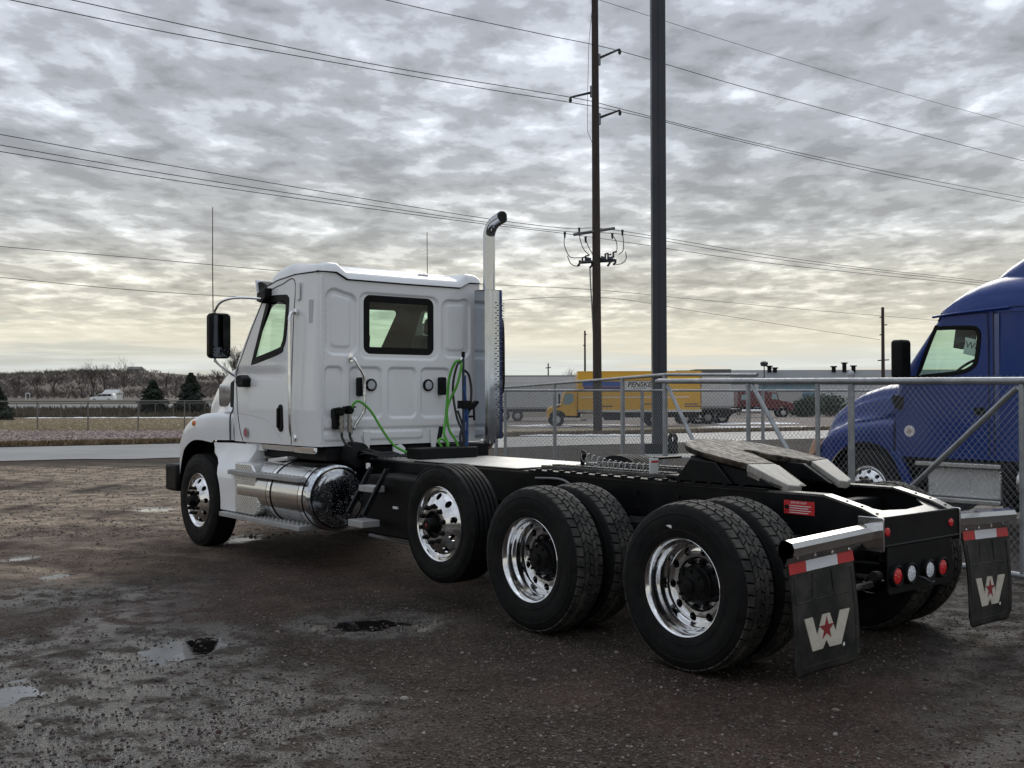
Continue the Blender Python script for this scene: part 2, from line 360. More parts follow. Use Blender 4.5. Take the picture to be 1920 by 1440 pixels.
# ------------------------------------------------------------------ ground and the wide setting
def ground_material():
    m = bpy.data.materials.new('wet_gravel'); m.use_nodes = True; nt = m.node_tree; L = nt.links.new; b = nt.nodes['Principled BSDF']
    tc = nt.nodes.new('ShaderNodeTexCoord'); P = tc.outputs['Object']
    at_ = nt.nodes.new('ShaderNodeAttribute'); at_.attribute_name = 'zone'; sp = nt.nodes.new('ShaderNodeSeparateColor'); L(at_.outputs['Color'], sp.inputs[0])
    def noise(sc, d=5, r=.6, vec=P):
        n = nt.nodes.new('ShaderNodeTexNoise'); n.inputs['Scale'].default_value = sc; n.inputs['Detail'].default_value = d; n.inputs['Roughness'].default_value = r; L(vec, n.inputs['Vector']); return n.outputs[0]
    def mr(s, a, b_, c, d):
        n = nt.nodes.new('ShaderNodeMapRange'); n.interpolation_type = 'SMOOTHSTEP'
        for i, v in enumerate((a, b_, c, d)): n.inputs[i+1].default_value = v
        L(s, n.inputs[0]); return n.outputs[0]
    def mix(f, a, b_, mode='MIX'):
        n = nt.nodes.new('ShaderNodeMix'); n.data_type = 'RGBA'; n.blend_type = mode
        if isinstance(f, float): n.inputs[0].default_value = f
        else: L(f, n.inputs[0])
        for i, v in ((6, a), (7, b_)):
            if isinstance(v, tuple): n.inputs[i].default_value = (*v[:3], 1)
            else: L(v, n.inputs[i])
        return n.outputs[2]
    def math_(op, a, b_):
        n = nt.nodes.new('ShaderNodeMath'); n.operation = op
        for i, v in enumerate((a, b_)):
            if isinstance(v, (int, float)): n.inputs[i].default_value = v
            else: L(v, n.inputs[i])
        return n.outputs[0]
    big = noise(.55, 6, .6); med = noise(3.2, 6, .65); fine = noise(38, 3, .6)
    vo = nt.nodes.new('ShaderNodeTexVoronoi'); vo.inputs['Scale'].default_value = 60; L(P, vo.inputs['Vector'])
    vo2 = nt.nodes.new('ShaderNodeTexVoronoi'); vo2.inputs['Scale'].default_value = 140; L(P, vo2.inputs['Vector'])
    base = mix(mr(big, .35, .65, 0, 1), (.034, .0255, .019), (.064, .049, .0385))
    base = mix(mr(sp.outputs[1], .1, .9, 0, .8), base, (.085, .050, .040))
    tanf = math_('MULTIPLY', sp.outputs[0], mr(med, .30, .62, .30, .95))
    sc = nt.nodes.new('ShaderNodeSeparateColor'); L(vo.outputs['Color'], sc.inputs[0]); sc2 = nt.nodes.new('ShaderNodeSeparateColor'); L(vo2.outputs['Color'], sc2.inputs[0])
    speck = mix(mr(sc.outputs[0], .55, 1., 0, .75), base, (.125, .105, .087))
    speck = mix(mr(sc2.outputs[1], .4, 1., 0, .65), speck, (.012, .0105, .009))
    speck = mix(tanf, speck, mix(mr(sc2.outputs[1], .2, .9, 0, 1), (.44, .355, .27), (.29, .225, .165)))
    n2 = nt.nodes.new('ShaderNodeMix'); n2.data_type = 'RGBA'; n2.blend_type = 'MULTIPLY'; n2.inputs[0].default_value = 1.
    L(speck, n2.inputs[6]); g = mr(med, .25, .75, .72, 1.28); cc = nt.nodes.new('ShaderNodeCombineColor')
    for i in range(3): L(g, cc.inputs[i])
    L(cc.outputs[0], n2.inputs[7]); col = n2.outputs[2]
    wet = math_('MULTIPLY', sp.outputs[2], mr(noise(4.5, 5, .6), .36, .58, .25, 1.))
    col = mix(math_('MULTIPLY', wet, .55), col, (.016, .015, .014))
    L(col, b.inputs['Base Color'])
    L(mr(wet, 0, 1, .85, .13), b.inputs['Roughness']); L(mr(wet, 0, 1, .12, .6), b.inputs['Specular IOR Level'])
    h = math_('ADD', math_('MULTIPLY', vo.outputs[0], .75), math_('ADD', math_('MULTIPLY', vo2.outputs[0], .3), math_('MULTIPLY', fine, .5)))
    bp = nt.nodes.new('ShaderNodeBump'); L(mr(wet, 0, 1, .8, .35), bp.inputs['Strength']); bp.inputs['Distance'].default_value = .03; L(h, bp.inputs['Height']); L(bp.outputs[0], b.inputs['Normal'])
    return m
def steps(a, b, n): return list(np.linspace(a, b, n, endpoint=False))
SR = steps(-2500, -60, 8)+steps(-60, 0, 20)+steps(0, 4, 16)+steps(4, 12.5, 290)+steps(12.5, 20, 120)+steps(20, 34, 80)+steps(34, 70, 40)+steps(70, 140, 20)+steps(140, 280, 90)+steps(280, 640, 40)+steps(640, 1200, 10)+steps(1200, 4500, 6)+[4500.]
UR = steps(-4000, -400, 12)+steps(-400, -60, 50)+steps(-60, -14, 40)+steps(-14, -6.5, 90)+steps(-6.5, 6.5, 400)+steps(6.5, 14, 90)+steps(14, 60, 30)+steps(60, 400, 24)+steps(400, 4000, 10)+[4000.]
def tracks(X, Y, S):
    """wheel tracks swinging in from the road: pale pressed bands with dark ridges"""
    out = np.zeros_like(X); sel = (S > 10) & (S < 34); x, y = X[sel], Y[sel]; acc = np.zeros_like(x)
    for pts, w, v in (([(-60, 985), (60, 950), (160, 922), (260, 903), (345, 893)], .22, -.5), ([(-60, 965), (60, 935), (170, 908), (270, 893), (350, 885)], .25, .45), ([(-60, 930), (80, 905), (200, 886), (330, 872)], .25, -.45), ([(-60, 1010), (80, 968), (200, 940), (330, 918)], .3, .4), ([(-60, 905), (90, 888), (220, 875), (340, 866)], .3, -.35), ([(-60, 1050), (90, 1000), (220, 968), (330, 950)], .2, -.4)):
        P = smoothline([onplane(a, b, 'z', -.08)[:2] for a, b in pts], 5); d = np.full(x.shape, 1e9)
        for a, b in zip(P[:-1], P[1:]):
            e = b-a; t = np.clip(((x-a[0])*e[0]+(y-a[1])*e[1])/(e@e), 0, 1); d = np.minimum(d, np.hypot(x-a[0]-t*e[0], y-a[1]-t*e[1]))
        acc = acc+v*np.exp(-(d/w)**2)
    out[sel] = acc; return out
def make_ground():
    S, U = np.meshgrid(np.array(SR), np.array(UR), indexing='ij')
    X = CAM[0]+FH[0]*S+RH[0]*U; Y = CAM[1]+FH[1]*S+RH[1]*U; Z = T(X, Y, True)
    V = np.stack([X, Y, Z], -1); n, m = S.shape
    mb = MB(); mb.grid(V, flip=True); me = mb.mesh('ground', ground_material(), 0)
    me.polygons.foreach_set('use_smooth', [True]*len(me.polygons))
    # zones of the lot: pale dry silt, red grit, wet film
    k = U/np.maximum(S, .1)
    nz = fbm(X*.33, Y*.33, 4, 21)
    tan = sstep(11.2, 15, S+(nz-.45)*9)*sstep(30, 25, S)*sstep(-.17, -.29, k+(nz-.45)*.25)
    tr = fbm((S*.9+U*.5)*.9, (U*.8-S*.45)*.12, 3, 31)
    tan = tan*(.35+.65*sstep(.36, .5, tr))
    tan = np.clip(tan*1.35+tracks(X, Y, S)*sstep(-.12, -.26, k), 0, 1)
    red = sstep(10., 13, S+(nz-.45)*6)*sstep(20, 15, S)*sstep(-.05, -.25, k)*.8+sstep(.52, .62, fbm(X*.5+9, Y*.5, 4, 44))*.6
    wet = .04+.6*sstep(.52, .64, fbm(X*.45+3, Y*.45+1, 4, 8))*sstep(-.1, -.28, k+.1)*sstep(14, 10, S)
    c1 = onplane(120, 1370, 'z', 0); d1 = np.hypot(X-c1[0], Y-c1[1]); wet = np.maximum(wet, .95*sstep(1.9, .5, d1+(nz-.45)*1.6))
    c1 = onplane(30, 1120, 'z', 0); d1 = np.hypot(X-c1[0], Y-c1[1]); wet = np.maximum(wet, .6*sstep(2.4, .6, d1+(nz-.45)*2))
    for (a, b, rx, ry, an, d) in PUDDLES:
        q = np.hypot(((X-a)*math.cos(an)+(Y-b)*math.sin(an))/rx, (-(X-a)*math.sin(an)+(Y-b)*math.cos(an))/ry); wet = np.maximum(wet, .9*sstep(2.1, 1.0, q+(nz-.45)*1.2))
    rt = sstep(.30, .42, k)*.45*sstep(.38, .55, fbm(X*.6+4, Y*.6, 3, 77)); wet = np.maximum(wet, rt)
    col = np.stack([tan, red, np.clip(wet, 0, 1), np.ones_like(tan)], -1).reshape(-1, 4).astype(np.float32)
    a = me.color_attributes.new('zone', 'FLOAT_COLOR', 'POINT'); a.data.foreach_set('color', col.ravel())
    struct(link('ground', me))
make_ground()
WATER = mat('puddle_water', (.010, .009, .008), .015, spec=.6, bump=.0006, bscale=7.)
for (a, b, rx, ry, an, d) in PUDDLES:
    th = np.linspace(0, 2*PI, 40, endpoint=False); z = float(T(a, b, True))+d*.42
    ring = [(a+1.5*(rx*math.cos(t)*math.cos(an)-ry*math.sin(t)*math.sin(an)), b+1.5*(rx*math.cos(t)*math.sin(an)+ry*math.sin(t)*math.cos(an)), z) for t in th]
    struct(MB().add(ring, [tuple(range(40))]).build('puddle', WATER, smooth=0, fix=True))

def strip(name, m, s0, s1, u0, u1, off, nu=40, ns=10, rag=0., kind='structure', fs=None):
    """a sheet on the terrain between two lines s = a + b*u"""
    uu = np.linspace(u0, u1, nu); V = np.zeros((ns, nu, 3))
    for i, t in enumerate(np.linspace(0, 1, ns)):
        a = s0[0]+s0[1]*uu; b = s1[0]+s1[1]*uu
        if rag: a = a+rag*(fbm(uu*.35, uu*0, 4, 3)-.45)*2; b = b+rag*(fbm(uu*.35, uu*0+7, 4, 9)-.45)*2
        s = a+(b-a)*t; V[i, :, 0] = CAM[0]+FH[0]*s+RH[0]*uu; V[i, :, 1] = CAM[1]+FH[1]*s+RH[1]*uu
    V[..., 2] = T(V[..., 0], V[..., 1])+off
    o = MB().grid(V, flip=True).build(name, m, smooth=0); o['kind'] = kind; return o
CONC = mat('road_concrete', (.22, .22, .217), .6, var=.2, vscale=.25, dirt=(.16, .15, .14), dirt_amt=.6, dirt_scale=.7, bump=.002, bscale=30, stretch=(1, 1, 1))
DRYG = mat('dry_grass', (.32, .262, .175), .9, var=.35, vscale=.8, bump=.03, bscale=14, dirt=(.22, .17, .10), dirt_amt=.6, dirt_scale=.25)
DRYB = mat('dead_verge', (.14, .105, .062), .95, var=.4, vscale=1.5, bump=.04, bscale=10, dirt=(.05, .04, .03), dirt_amt=.6, dirt_scale=1.)
PINKG = mat('pink_rock', (.215, .150, .135), .9, var=.5, vscale=2.6, bump=.12, bscale=5, kind='voronoi', dirt=(.34, .27, .25), dirt_amt=.9, dirt_scale=3.4)
YARD = mat('yard_gravel', (.19, .155, .135), .9, var=.3, vscale=.5, bump=.02, bscale=12, dirt=(.1, .085, .07), dirt_amt=.5, dirt_scale=.3)
ASPH = mat('highway_asphalt', (.17, .17, .168), .8, var=.15, vscale=.1)
BANK = mat('embankment_grass', (.105, .088, .058), .95, var=.35, vscale=.25, bump=.1, bscale=2., dirt=(.055, .05, .036), dirt_amt=.7, dirt_scale=.5)
SNOW = mat('old_snow', (.80, .82, .85), .7, var=.06, bump=.03, bscale=4, dirt=(.45, .43, .42), dirt_amt=.35, dirt_scale=1.2)
NB = (38.2, .62); FB = (50.2, .58)
strip('road', CONC, NB, FB, -46, 120, .02, 400, 10, .45)
strip('road_verge', DRYB, FB, (52.6, .55), -46, 120, .05, 80, 4, .3)
strip('rock_strip', PINKG, (52.4, .55), (61.6, .0), -46, -1, .04, 60, 8, .2)
strip('dry_lawn', DRYG, (61.5, 0.), (126, 0.), -95, -6, .04, 60, 12, .3)
strip('dry_lawn', DRYG, (52.4, .55), (66, .35), -1, 60, .03, 50, 6, .3)
strip('truck_yard', YARD, (65.8, .35), (160, .3), -14, 120, .035, 30, 12)
strip('embankment', BANK, (126, 0), (172, 0), -150, 10, .05, 60, 20, .5)
strip('highway', ASPH, (172.4, 0), (196, 0), -230, 10, .06, 40, 8)
strip('highway_median', BANK, (196.2, 0), (217, 0), -230, 10, .07, 60, 12, .2)
strip('highway', ASPH, (217.3, 0), (231, 0), -230, 10, .06, 40, 8)
HILLM = mat('hillside', (.105, .088, .074), .95, var=.4, vscale=.03, dirt=(.19, .135, .09), dirt_amt=.9, dirt_scale=.014)
strip('hillside', HILLM, (231.5, 0), (880, 0), -700, 60, .1, 80, 40)
def snow(px0, px1, sa, sb, seed):
    """thin drift of old snow: ragged outline, a hand thick in the middle"""
    n, m = 90, 14; V = np.zeros((m, n, 3)); mask = np.ones((m-1, n-1), bool)
    for i, t in enumerate(np.linspace(0, 1, n)):
        px = px0+(px1-px0)*t; e = min(1, 6*t*(1-t)+.05)
        w = (.25+1.1*float(fbm(t*14., seed, 3, seed)))*e; mid = (sa+sb)/2+(sb-sa)*.35*(float(fbm(t*7., seed+5., 3, seed))-.45)
        for j, q in enumerate(np.linspace(-1, 1, m)):
            s = mid+q*(sb-sa)/2*w; g = gpt(px, s); V[j, i] = g; V[j, i, 2] += .05+.07*(1-q*q)*w
    o = MB().grid(V, flip=True).build('snow_drift', SNOW, smooth=60); o['kind'] = 'stuff'; return o
snow(948, 1205, 70, 79, 3.); snow(1330, 1500, 76, 84, 5.); snow(1300, 1560, 66.5, 68.5, 8.); snow(950, 1260, 50.2, 51.2, 21.)
snow(45, 120, 127, 133, 11.); snow(118, 235, 128, 134, 13.); snow(225, 400, 126, 134, 17.); snow(-20, 18, 63, 65, 19.)

# loose stones: a scatter of real pebbles over the near lot, and some bigger single stones
ICO_V = None
def ico():
    t = (1+5**.5)/2; v = np.array([(-1, t, 0), (1, t, 0), (-1, -t, 0), (1, -t, 0), (0, -1, t), (0, 1, t), (0, -1, -t), (0, 1, -t), (t, 0, -1), (t, 0, 1), (-t, 0, -1), (-t, 0, 1)], float)
    f = [(0, 11, 5), (0, 5, 1), (0, 1, 7), (0, 7, 10), (0, 10, 11), (1, 5, 9), (5, 11, 4), (11, 10, 2), (10, 7, 6), (7, 1, 8), (3, 9, 4), (3, 4, 2), (3, 2, 6), (3, 6, 8), (3, 8, 9), (4, 9, 5), (2, 4, 11), (6, 2, 10), (8, 6, 7), (9, 8, 1)]
    return v/np.linalg.norm(v[0]), f
def pebbles():
    v0, f0 = ico(); f0 = np.array(f0); N = 34000
    s = 4.3+9.5*RNG.random(N)**1.35; u = (RNG.random(N)*2-1)*.53*s
    dens = fbm(s*.9+40, u*.9+40, 3, 91); keep = dens+RNG.random(N)*.35 > .52; s, u = s[keep], u[keep]; n = len(s)
    n2 = 9000; s2 = 12.5+15*RNG.random(n2)**1.2; u2 = (-.53+.95*RNG.random(n2)**1.2)*s2; s = np.concatenate([s, s2]); u = np.concatenate([u, u2]); far = np.arange(n+n2) >= n; n = n+n2
    X = CAM[0]+FH[0]*s+RH[0]*u; Y = CAM[1]+FH[1]*s+RH[1]*u; Z = T(X, Y, True)
    r = .0036+.0062*RNG.random(n)**2+np.where(RNG.random(n) < .018, .012*RNG.random(n), 0)
    r = np.where(far, .007+.015*RNG.random(n)**2.5, r)
    sc = r[:, None]*(.65+.7*RNG.random((n, 3))); sc[:, 2] *= .7
    jit = 1+.35*(RNG.random((n, 12))-.5); a = RNG.random(n)*2*PI
    P = v0[None]*jit[..., None]*sc[:, None, :]; c, q = np.cos(a)[:, None], np.sin(a)[:, None]
    W = np.stack([P[..., 0]*c-P[..., 1]*q, P[..., 0]*q+P[..., 1]*c, P[..., 2]], -1)+np.stack([X, Y, Z+r*.25], -1)[:, None]
    F = (f0[None]+(np.arange(n)*12)[:, None, None]).reshape(-1, 3)
    me = bpy.data.meshes.new('gravel'); me.from_pydata(W.reshape(-1, 3).tolist(), [], F.tolist())
    tone = RNG.random(n)**4.5; tint = RNG.random(n)
    tone = np.where(far, .15+.75*RNG.random(n)**1.6, tone)
    col = np.stack([.026+.19*tone+.022*tint, .022+.17*tone, .019+.15*tone, np.ones(n)], -1)
    at_ = me.color_attributes.new('tone', 'FLOAT_COLOR', 'POINT'); at_.data.foreach_set('color', np.repeat(col, 12, 0).astype(np.float32).ravel())
    m = bpy.data.materials.new('pebble'); m.use_nodes = True; b = m.node_tree.nodes['Principled BSDF']; b.inputs['Roughness'].default_value = .75
    q = m.node_tree.nodes.new('ShaderNodeAttribute'); q.attribute_name = 'tone'; m.node_tree.links.new(q.outputs['Color'], b.inputs['Base Color'])
    me.materials.append(m); tag(link('gravel', me), 'loose grey and brown gravel scattered over the lot', None, None, 'stuff')
pebbles()
def rock_bed():
    """the strip of pink landscaping rock across the road"""
    v0, f0 = ico(); f0 = np.array(f0); N = 11000; rg = np.random.default_rng(77)
    px = -40+400*rg.random(N); s = 40+23*rg.random(N); u = (px-960)*s/FOC; ok = (s > 52.7+.55*u) & (s < 61.5); s, u = s[ok], u[ok]; n = len(s)
    X = CAM[0]+FH[0]*s+RH[0]*u; Y = CAM[1]+FH[1]*s+RH[1]*u; Z = T(X, Y)+.05; r = .035+.06*rg.random(n)
    P = v0[None]*(1+.4*(rg.random((n, 12))-.5))[..., None]*(r[:, None]*(.7+.6*rg.random((n, 3))))[:, None, :]; W = P+np.stack([X, Y, Z], -1)[:, None]
    me = bpy.data.meshes.new('rock_bed'); me.from_pydata(W.reshape(-1, 3).tolist(), [], (f0[None]+(np.arange(n)*12)[:, None, None]).reshape(-1, 3).tolist())
    t = rg.random(n)**1.5; col = np.stack([.11+.30*t, .078+.23*t, .072+.21*t, np.ones(n)], -1); a = me.color_attributes.new('tone', 'FLOAT_COLOR', 'POINT'); a.data.foreach_set('color', np.repeat(col, 12, 0).astype(np.float32).ravel())
    me.materials.append(bpy.data.materials['pebble']); tag(link('rock_bed', me), 'pink landscaping rock spread along the far side of the road', None, None, 'stuff')
rock_bed()
def tufts(name, label, n, f, h0, h1, m, seed):
    rg = np.random.default_rng(seed); V = []; F = []
    for i in range(n):
        px, s = f(rg); u = (px-960)*s/FOC; p = su(s, u); z = float(T(p[0], p[1]))+.03
        for k in range(3):
            w = .02+.03*rg.random(); h = h0+(h1-h0)*rg.random(); j = rg.standard_normal(2)*h*.7; o = rg.standard_normal(2)*.08; q = len(V)
            V += [(p[0]+o[0]-RH[0]*w, p[1]+o[1]-RH[1]*w, z), (p[0]+o[0]+RH[0]*w, p[1]+o[1]+RH[1]*w, z), (p[0]+o[0]+j[0], p[1]+o[1]+j[1], z+h)]; F.append((q, q+1, q+2))
    tag(MB().add(np.array(V), F).build(name, m, None, 0), label, None, None, 'stuff')
STRAW = mat('straw_grass', (.36, .30, .20), .95, var=.35, vscale=1.5)
DEADG = mat('dead_grass', (.17, .125, .07), .95, var=.45, vscale=1.2)
tufts('verge_grass', 'dead brown grass fringe along the far edge of the road', 7000, lambda rg: (lambda px: (px, (50.3+2.2*rg.random())/(1-.57*(px-960)/FOC)))(-40+1640*rg.random()), .05, .22, DEADG, 3)
tufts('lawn_grass', 'short straw-coloured grass of the lawn across the road', 9000, lambda rg: (-60+480*rg.random(), 62+62*rg.random()**1.6), .04, .12, STRAW, 4)
STONE = mat('field_stone', (.25, .225, .20), .8, var=.3, vscale=30, bump=.004, bscale=60)
def stone(px, py, r, label, flat=.6, seed=0):
    import bmesh
    p = onplane(px, py, 'z', 0); p[2] = float(T(p[0], p[1], True)); b = bmesh.new(); bmesh.ops.create_icosphere(b, subdivisions=3, radius=1)
    for v in b.verts:
        k = 1+.5*(float(fbm(v.co.x*1.5+seed, v.co.y*1.5+v.co.z*2, 3, seed))-.45)
        v.co = Vector((v.co.x*k*r, v.co.y*k*r*.72, v.co.z*k*r*flat))
    me = bpy.data.meshes.new('stone'); b.to_mesh(me); b.free(); me.materials.append(STONE); me.polygons.foreach_set('use_smooth', [True]*len(me.polygons)); me.set_sharp_from_angle(angle=.5)
    o = link('stone', me, None, (p[0], p[1], p[2]+r*flat*.35), seed*1.1); tag(o, label, 'stone', 'single stones lying on the lot')
stone(758, 1311, .024, 'pale rounded stone alone on the reddish grit, largest of the loose stones', .55, 1)
stone(1566, 1378, .017, 'small whitish stone on the dark ground behind the lettered mud flap', .6, 2)
stone(794, 1374, .012, 'tiny grey stone just behind the large pale rounded stone', .6, 3)
stone(70, 1364, .020, 'dark lump of stone lying on the wet shiny silt', .8, 4)
# ------------------------------------------------------------------ wheels (local: hub on the y axis, +y outboard, lip of the rim in the plane y = 0)
def disc_with_holes(mb, r0, r1, hr, rc, afn, n=10, k=20):
    w = rc*PI/n; ang = []
    cor = [math.atan2(b, a) for a in (w, -w) for b in (r1-rc, r0-rc)]
    ang = sorted(set([round(q, 6) for q in list(np.linspace(-PI, PI, k, endpoint=False))+cor]))
    for sct in range(n):
        t0 = sct*2*PI/n; rows = []
        for f_ in (0., .35, 1.):
            row = []
            for a in ang:
                ca, sa = math.cos(a), math.sin(a)
                t = min([w/abs(ca) if abs(ca) > 1e-9 else 9, ((r1-rc)/sa if sa > 1e-9 else 9), ((r0-rc)/sa if sa < -1e-9 else 9)])
                d = hr+(t-hr)*f_; s_, r = d*ca, rc+d*sa; th = t0+s_/rc
                row.append((r*math.cos(th), afn(r), r*math.sin(th)))
            rows.append(row)
        inner = [(x*1., a-.022, z*1.) for (x, a, z) in rows[0]]; rows.insert(0, inner)      # turned-in wall of the hole
        m = len(ang); v = [q for row in rows for q in row]
        f = [(i*m+j, i*m+(j+1) % m, (i+1)*m+(j+1) % m, (i+1)*m+j) for i in range(len(rows)-1) for j in range(m)]
        mb.add(v, f)
def interp(tab):
    X = [q[0] for q in tab]; Y = [q[1] for q in tab]; return lambda r: float(np.interp(r, X, Y))
OUT_A = interp([(.10, .052), (.135, .052), (.158, .050), (.175, .040), (.22, .012), (.252, -.012), (.262, -.030), (.272, -.026)])
DEEP_A = interp([(.10, -.168), (.135, -.168), (.155, -.166), (.166, -.154), (.20, -.150), (.236, -.158)])
def rim_mesh(kind):
    mb = MB()
    if kind == 'outset':
        disc_with_holes(mb, .172, .262, .0265, .219, OUT_A)
        mb.lathe([(OUT_A(r), r) for r in (.105, .13, .155, .160, .166, .172)], 60)
        mb.lathe([(-.030, .262), (-.032, .268), (-.020, .276), (-.004, .283), (.004, .288), (.006, .293), (.002, .298), (-.012, .300), (-.014, .285)], 60)
    else:
        disc_with_holes(mb, .166, .236, .0265, .206, DEEP_A)
        mb.lathe([(DEEP_A(r), r) for r in (.10, .13, .155, .160, .166)], 60)
        mb.lathe([(-.158, .236), (-.150, .243), (-.128, .246), (-.100, .247), (-.082, .252), (-.070, .262), (-.050, .268), (-.030, .272), (-.014, .279), (-.003, .285), (.004, .289), (.006, .294), (.002, .298), (-.012, .300), (-.014, .285)], 60)
    return mb.mesh('rim', POLISH, 40)
def tyre_mesh(kind, R=.505):
    mb = MB(); W = .272 if kind != 'wide' else .30; c = -.118 if kind != 'wide' else -.13
    k = R/.505
    h = W/2; side = [(.286, -.012), (.300, .006), (.318, .012), (.332, .013), (.334, .016), (.344, .0165), (.346, .0145), (.385, .020), (.412, .0205), (.428, .017), (.430, .0185), (.440, .0175), (.442, .014), (.462, .007), (.474, .001), (.480, -.004)]
    sh = [(a, r if r < .34 else .34+(r-.34)*(R-.34)/(.505-.34)) for r, a in side]
    if kind == 'drive':
        tr = [(-.010, R-.021), (c, R-.017)]
        half = [(a, r) for a, r in sh]+tr
        prof = half+[(2*c-a, r) for a, r in half[::-1][1:]]
    else:
        tw = h-.020; e0 = c+tw; g = []
        edges = [-.62, -.24, .24, .62] if kind == 'steer' else [-.66, -.33, 0, .33, .66]
        top = lambda t: R-.006*t*t
        g.append((e0+.004, R-.020)); g.append((e0-.004, top(1)))
        for e in sorted(edges, reverse=True):
            x = c+tw*e; g += [(x+.0075, top(e)), (x+.005, R-.017), (x-.005, R-.017), (x-.0075, top(e))]
        g.append((2*c-(e0-.004), top(1))); g.append((2*c-(e0+.004), R-.020))
        prof = [(a, r) for a, r in sh]+g+[(2*c-a, r) for a, r in sh[::-1]]
    mb.lathe(prof, 96)
    me = mb.mesh('tyre', RUBBER, 30)
    if kind == 'drive':      # staggered tread blocks, five to a row
        tb = MB(); nb = 46; rows = [(-.006, -.055), (-.0625, -.0965), (-.103, -.137), (-.1435, -.1775), (-.185, -.232)]
        for i, (a0, a1) in enumerate(rows):
            for j in range(nb):
                t0 = (j+(.5 if i % 2 else 0)+.12*math.sin(i*2.1))*2*PI/nb; dt = 2*PI/nb*.43; sk = .010*(1 if i % 2 else -1); outer = i in (0, 4)
                rt = R+.001-(.005 if outer else 0); rb = R-.021; v = []
                for (rr, ins) in ((rb, 0.), (rt-.0015, .0006), (rt, .0025)):
                    for (aa, tt, sg) in ((a0-ins, -1, 1), (a0-ins, 1, 1), (a1+ins, 1, -1), (a1+ins, -1, -1)):
                        th = t0+tt*(dt-ins/R)+sg*sk/R*(.6 if outer else 1); dr = 0
                        if outer and ((i == 0 and sg > 0) or (i == 4 and sg < 0)): dr = -.010 if rr > rb else -.012
                        v.append(((rr+dr)*math.cos(th), aa, (rr+dr)*math.sin(th)))
                    # mid points make the blocks slightly six-sided
                f = [(8, 9, 10, 11)]
                for q in (0, 4):
                    f += [(q+0, q+1, q+5, q+4), (q+1, q+2, q+6, q+5), (q+2, q+3, q+7, q+6), (q+3, q+0, q+4, q+7)]
                tb.add(v, f)
        me2 = tb.mesh('tread', TREADR, 25); import bmesh
        b = bmesh.new(); b.from_mesh(me); b.from_mesh(me2); nf = len(me.polygons); b.faces.ensure_lookup_table()
        for f_ in b.faces[nf:]: f_.material_index = 1
        b.to_mesh(me); b.free(); me.materials.append(TREADR); bpy.data.meshes.remove(me2)
    return me
def hub_mesh(kind):
    mb = MB()
    if kind == 'outset':
        mb.lathe([(.046, .110), (.056, .108), (.057, .099), (.030, .095), (.026, .070), (.050, .060), (.075, .055), (.112, .051), (.119, .047), (.121, .040), (.121, .029), (.117, .027)], 36)
        mb.lathe([(.117, .027), (.1175, .001)], 36)
    else:
        mb.lathe([(-.175, .128), (-.155, .126), (-.150, .118), (-.128, .116), (-.120, .105), (-.085, .100), (-.075, .090), (-.068, .060), (-.066, .040), (-.050, .038), (-.046, .028), (-.046, .001)], 36)
        for k in range(8):
            a = k*PI/4+.2; mb.cyl((.088*math.cos(a), -.09, .088*math.sin(a)), (.088*math.cos(a), -.062, .088*math.sin(a)), .011, 6)
    return mb.mesh('hub', BLACKP, 30)
def nut_mesh(kind):
    a = OUT_A(.143) if kind == 'outset' else DEEP_A(.143)
    mb = MB(); mb.lathe([(a-.004, .0215), (a+.008, .0205), (a+.010, .0165), (a+.030, .0155), (a+.035, .012), (a+.036, .001)], 12); return mb.mesh('lug_nut', BLACKP, 30)
RIM = {k: rim_mesh(k) for k in ('outset', 'deep')}; HUB = {k: hub_mesh(k) for k in ('outset', 'deep')}; NUT = {k: nut_mesh(k) for k in ('outset', 'deep')}
TYRE = {'steer': tyre_mesh('steer', .510), 'drive': tyre_mesh('drive', .508), 'wide': tyre_mesh('wide', .470)}
EMB_RED = mat('hub_badge_red', (.14, .012, .012), .4)
def wheel(parent, x, y, z, rim, tyre, left=True, spin=0., nuts=True, detail=True, label=None):
    o = link('wheel', RIM[rim], parent, (x, y, z)); o.rotation_euler = (0, spin, 0) if left else (0, spin, PI)
    if label: o['label'] = label
    link('tyre', TYRE[tyre], o)
    if detail:
        link('hub', HUB[rim], o)
        if nuts:
            for k in range(10):
                a = k*2*PI/10; q = link('lug_nut', NUT[rim], o, (.143*math.cos(a), 0, .143*math.sin(a)))
    return o

# ------------------------------------------------------------------ white truck
WT = thing('semi_tractor', 'white day-cab tractor truck with bare black chassis parked on the dark gravel', 'truck')
XB = 4.72
def xfront(z): return np.interp(z, [1.1, 1.9, 2.0, 2.74, 2.9], [6.63, 6.63, 6.56, 5.92, 5.78])
def yside(x): return np.interp(x, [4.7, 5.4, 6.2, 6.7], [1.0, 1.0, .985, .955])
def tumble(z): return np.interp(z, [1.1, 1.5, 2.0, 2.9], [.0, .012, .0, -.035])
def seam_back(y): return np.interp(np.abs(y), [0, .68, .80, .93, 1.0], [2.775, 2.778, 2.838, 2.842, 2.838])
def ztop(x, y):
    zs = np.interp(x, [4.7, 5.2, 5.6, 5.9, 6.1], [2.838, 2.852, 2.825, 2.772, 2.73])
    return np.where(x < 4.85, np.minimum(zs, seam_back(y)), zs)
def sd_rr(y, z, y0, y1, z0, z1, r):
    cy, cz = (y0+y1)/2, (z0+z1)/2; qy = np.abs(y-cy)-(abs(y1-y0)/2-r); qz = np.abs(z-cz)-((z1-z0)/2-r)
    return np.hypot(np.maximum(qy, 0), np.maximum(qz, 0))+np.minimum(np.maximum(qy, qz), 0)-r
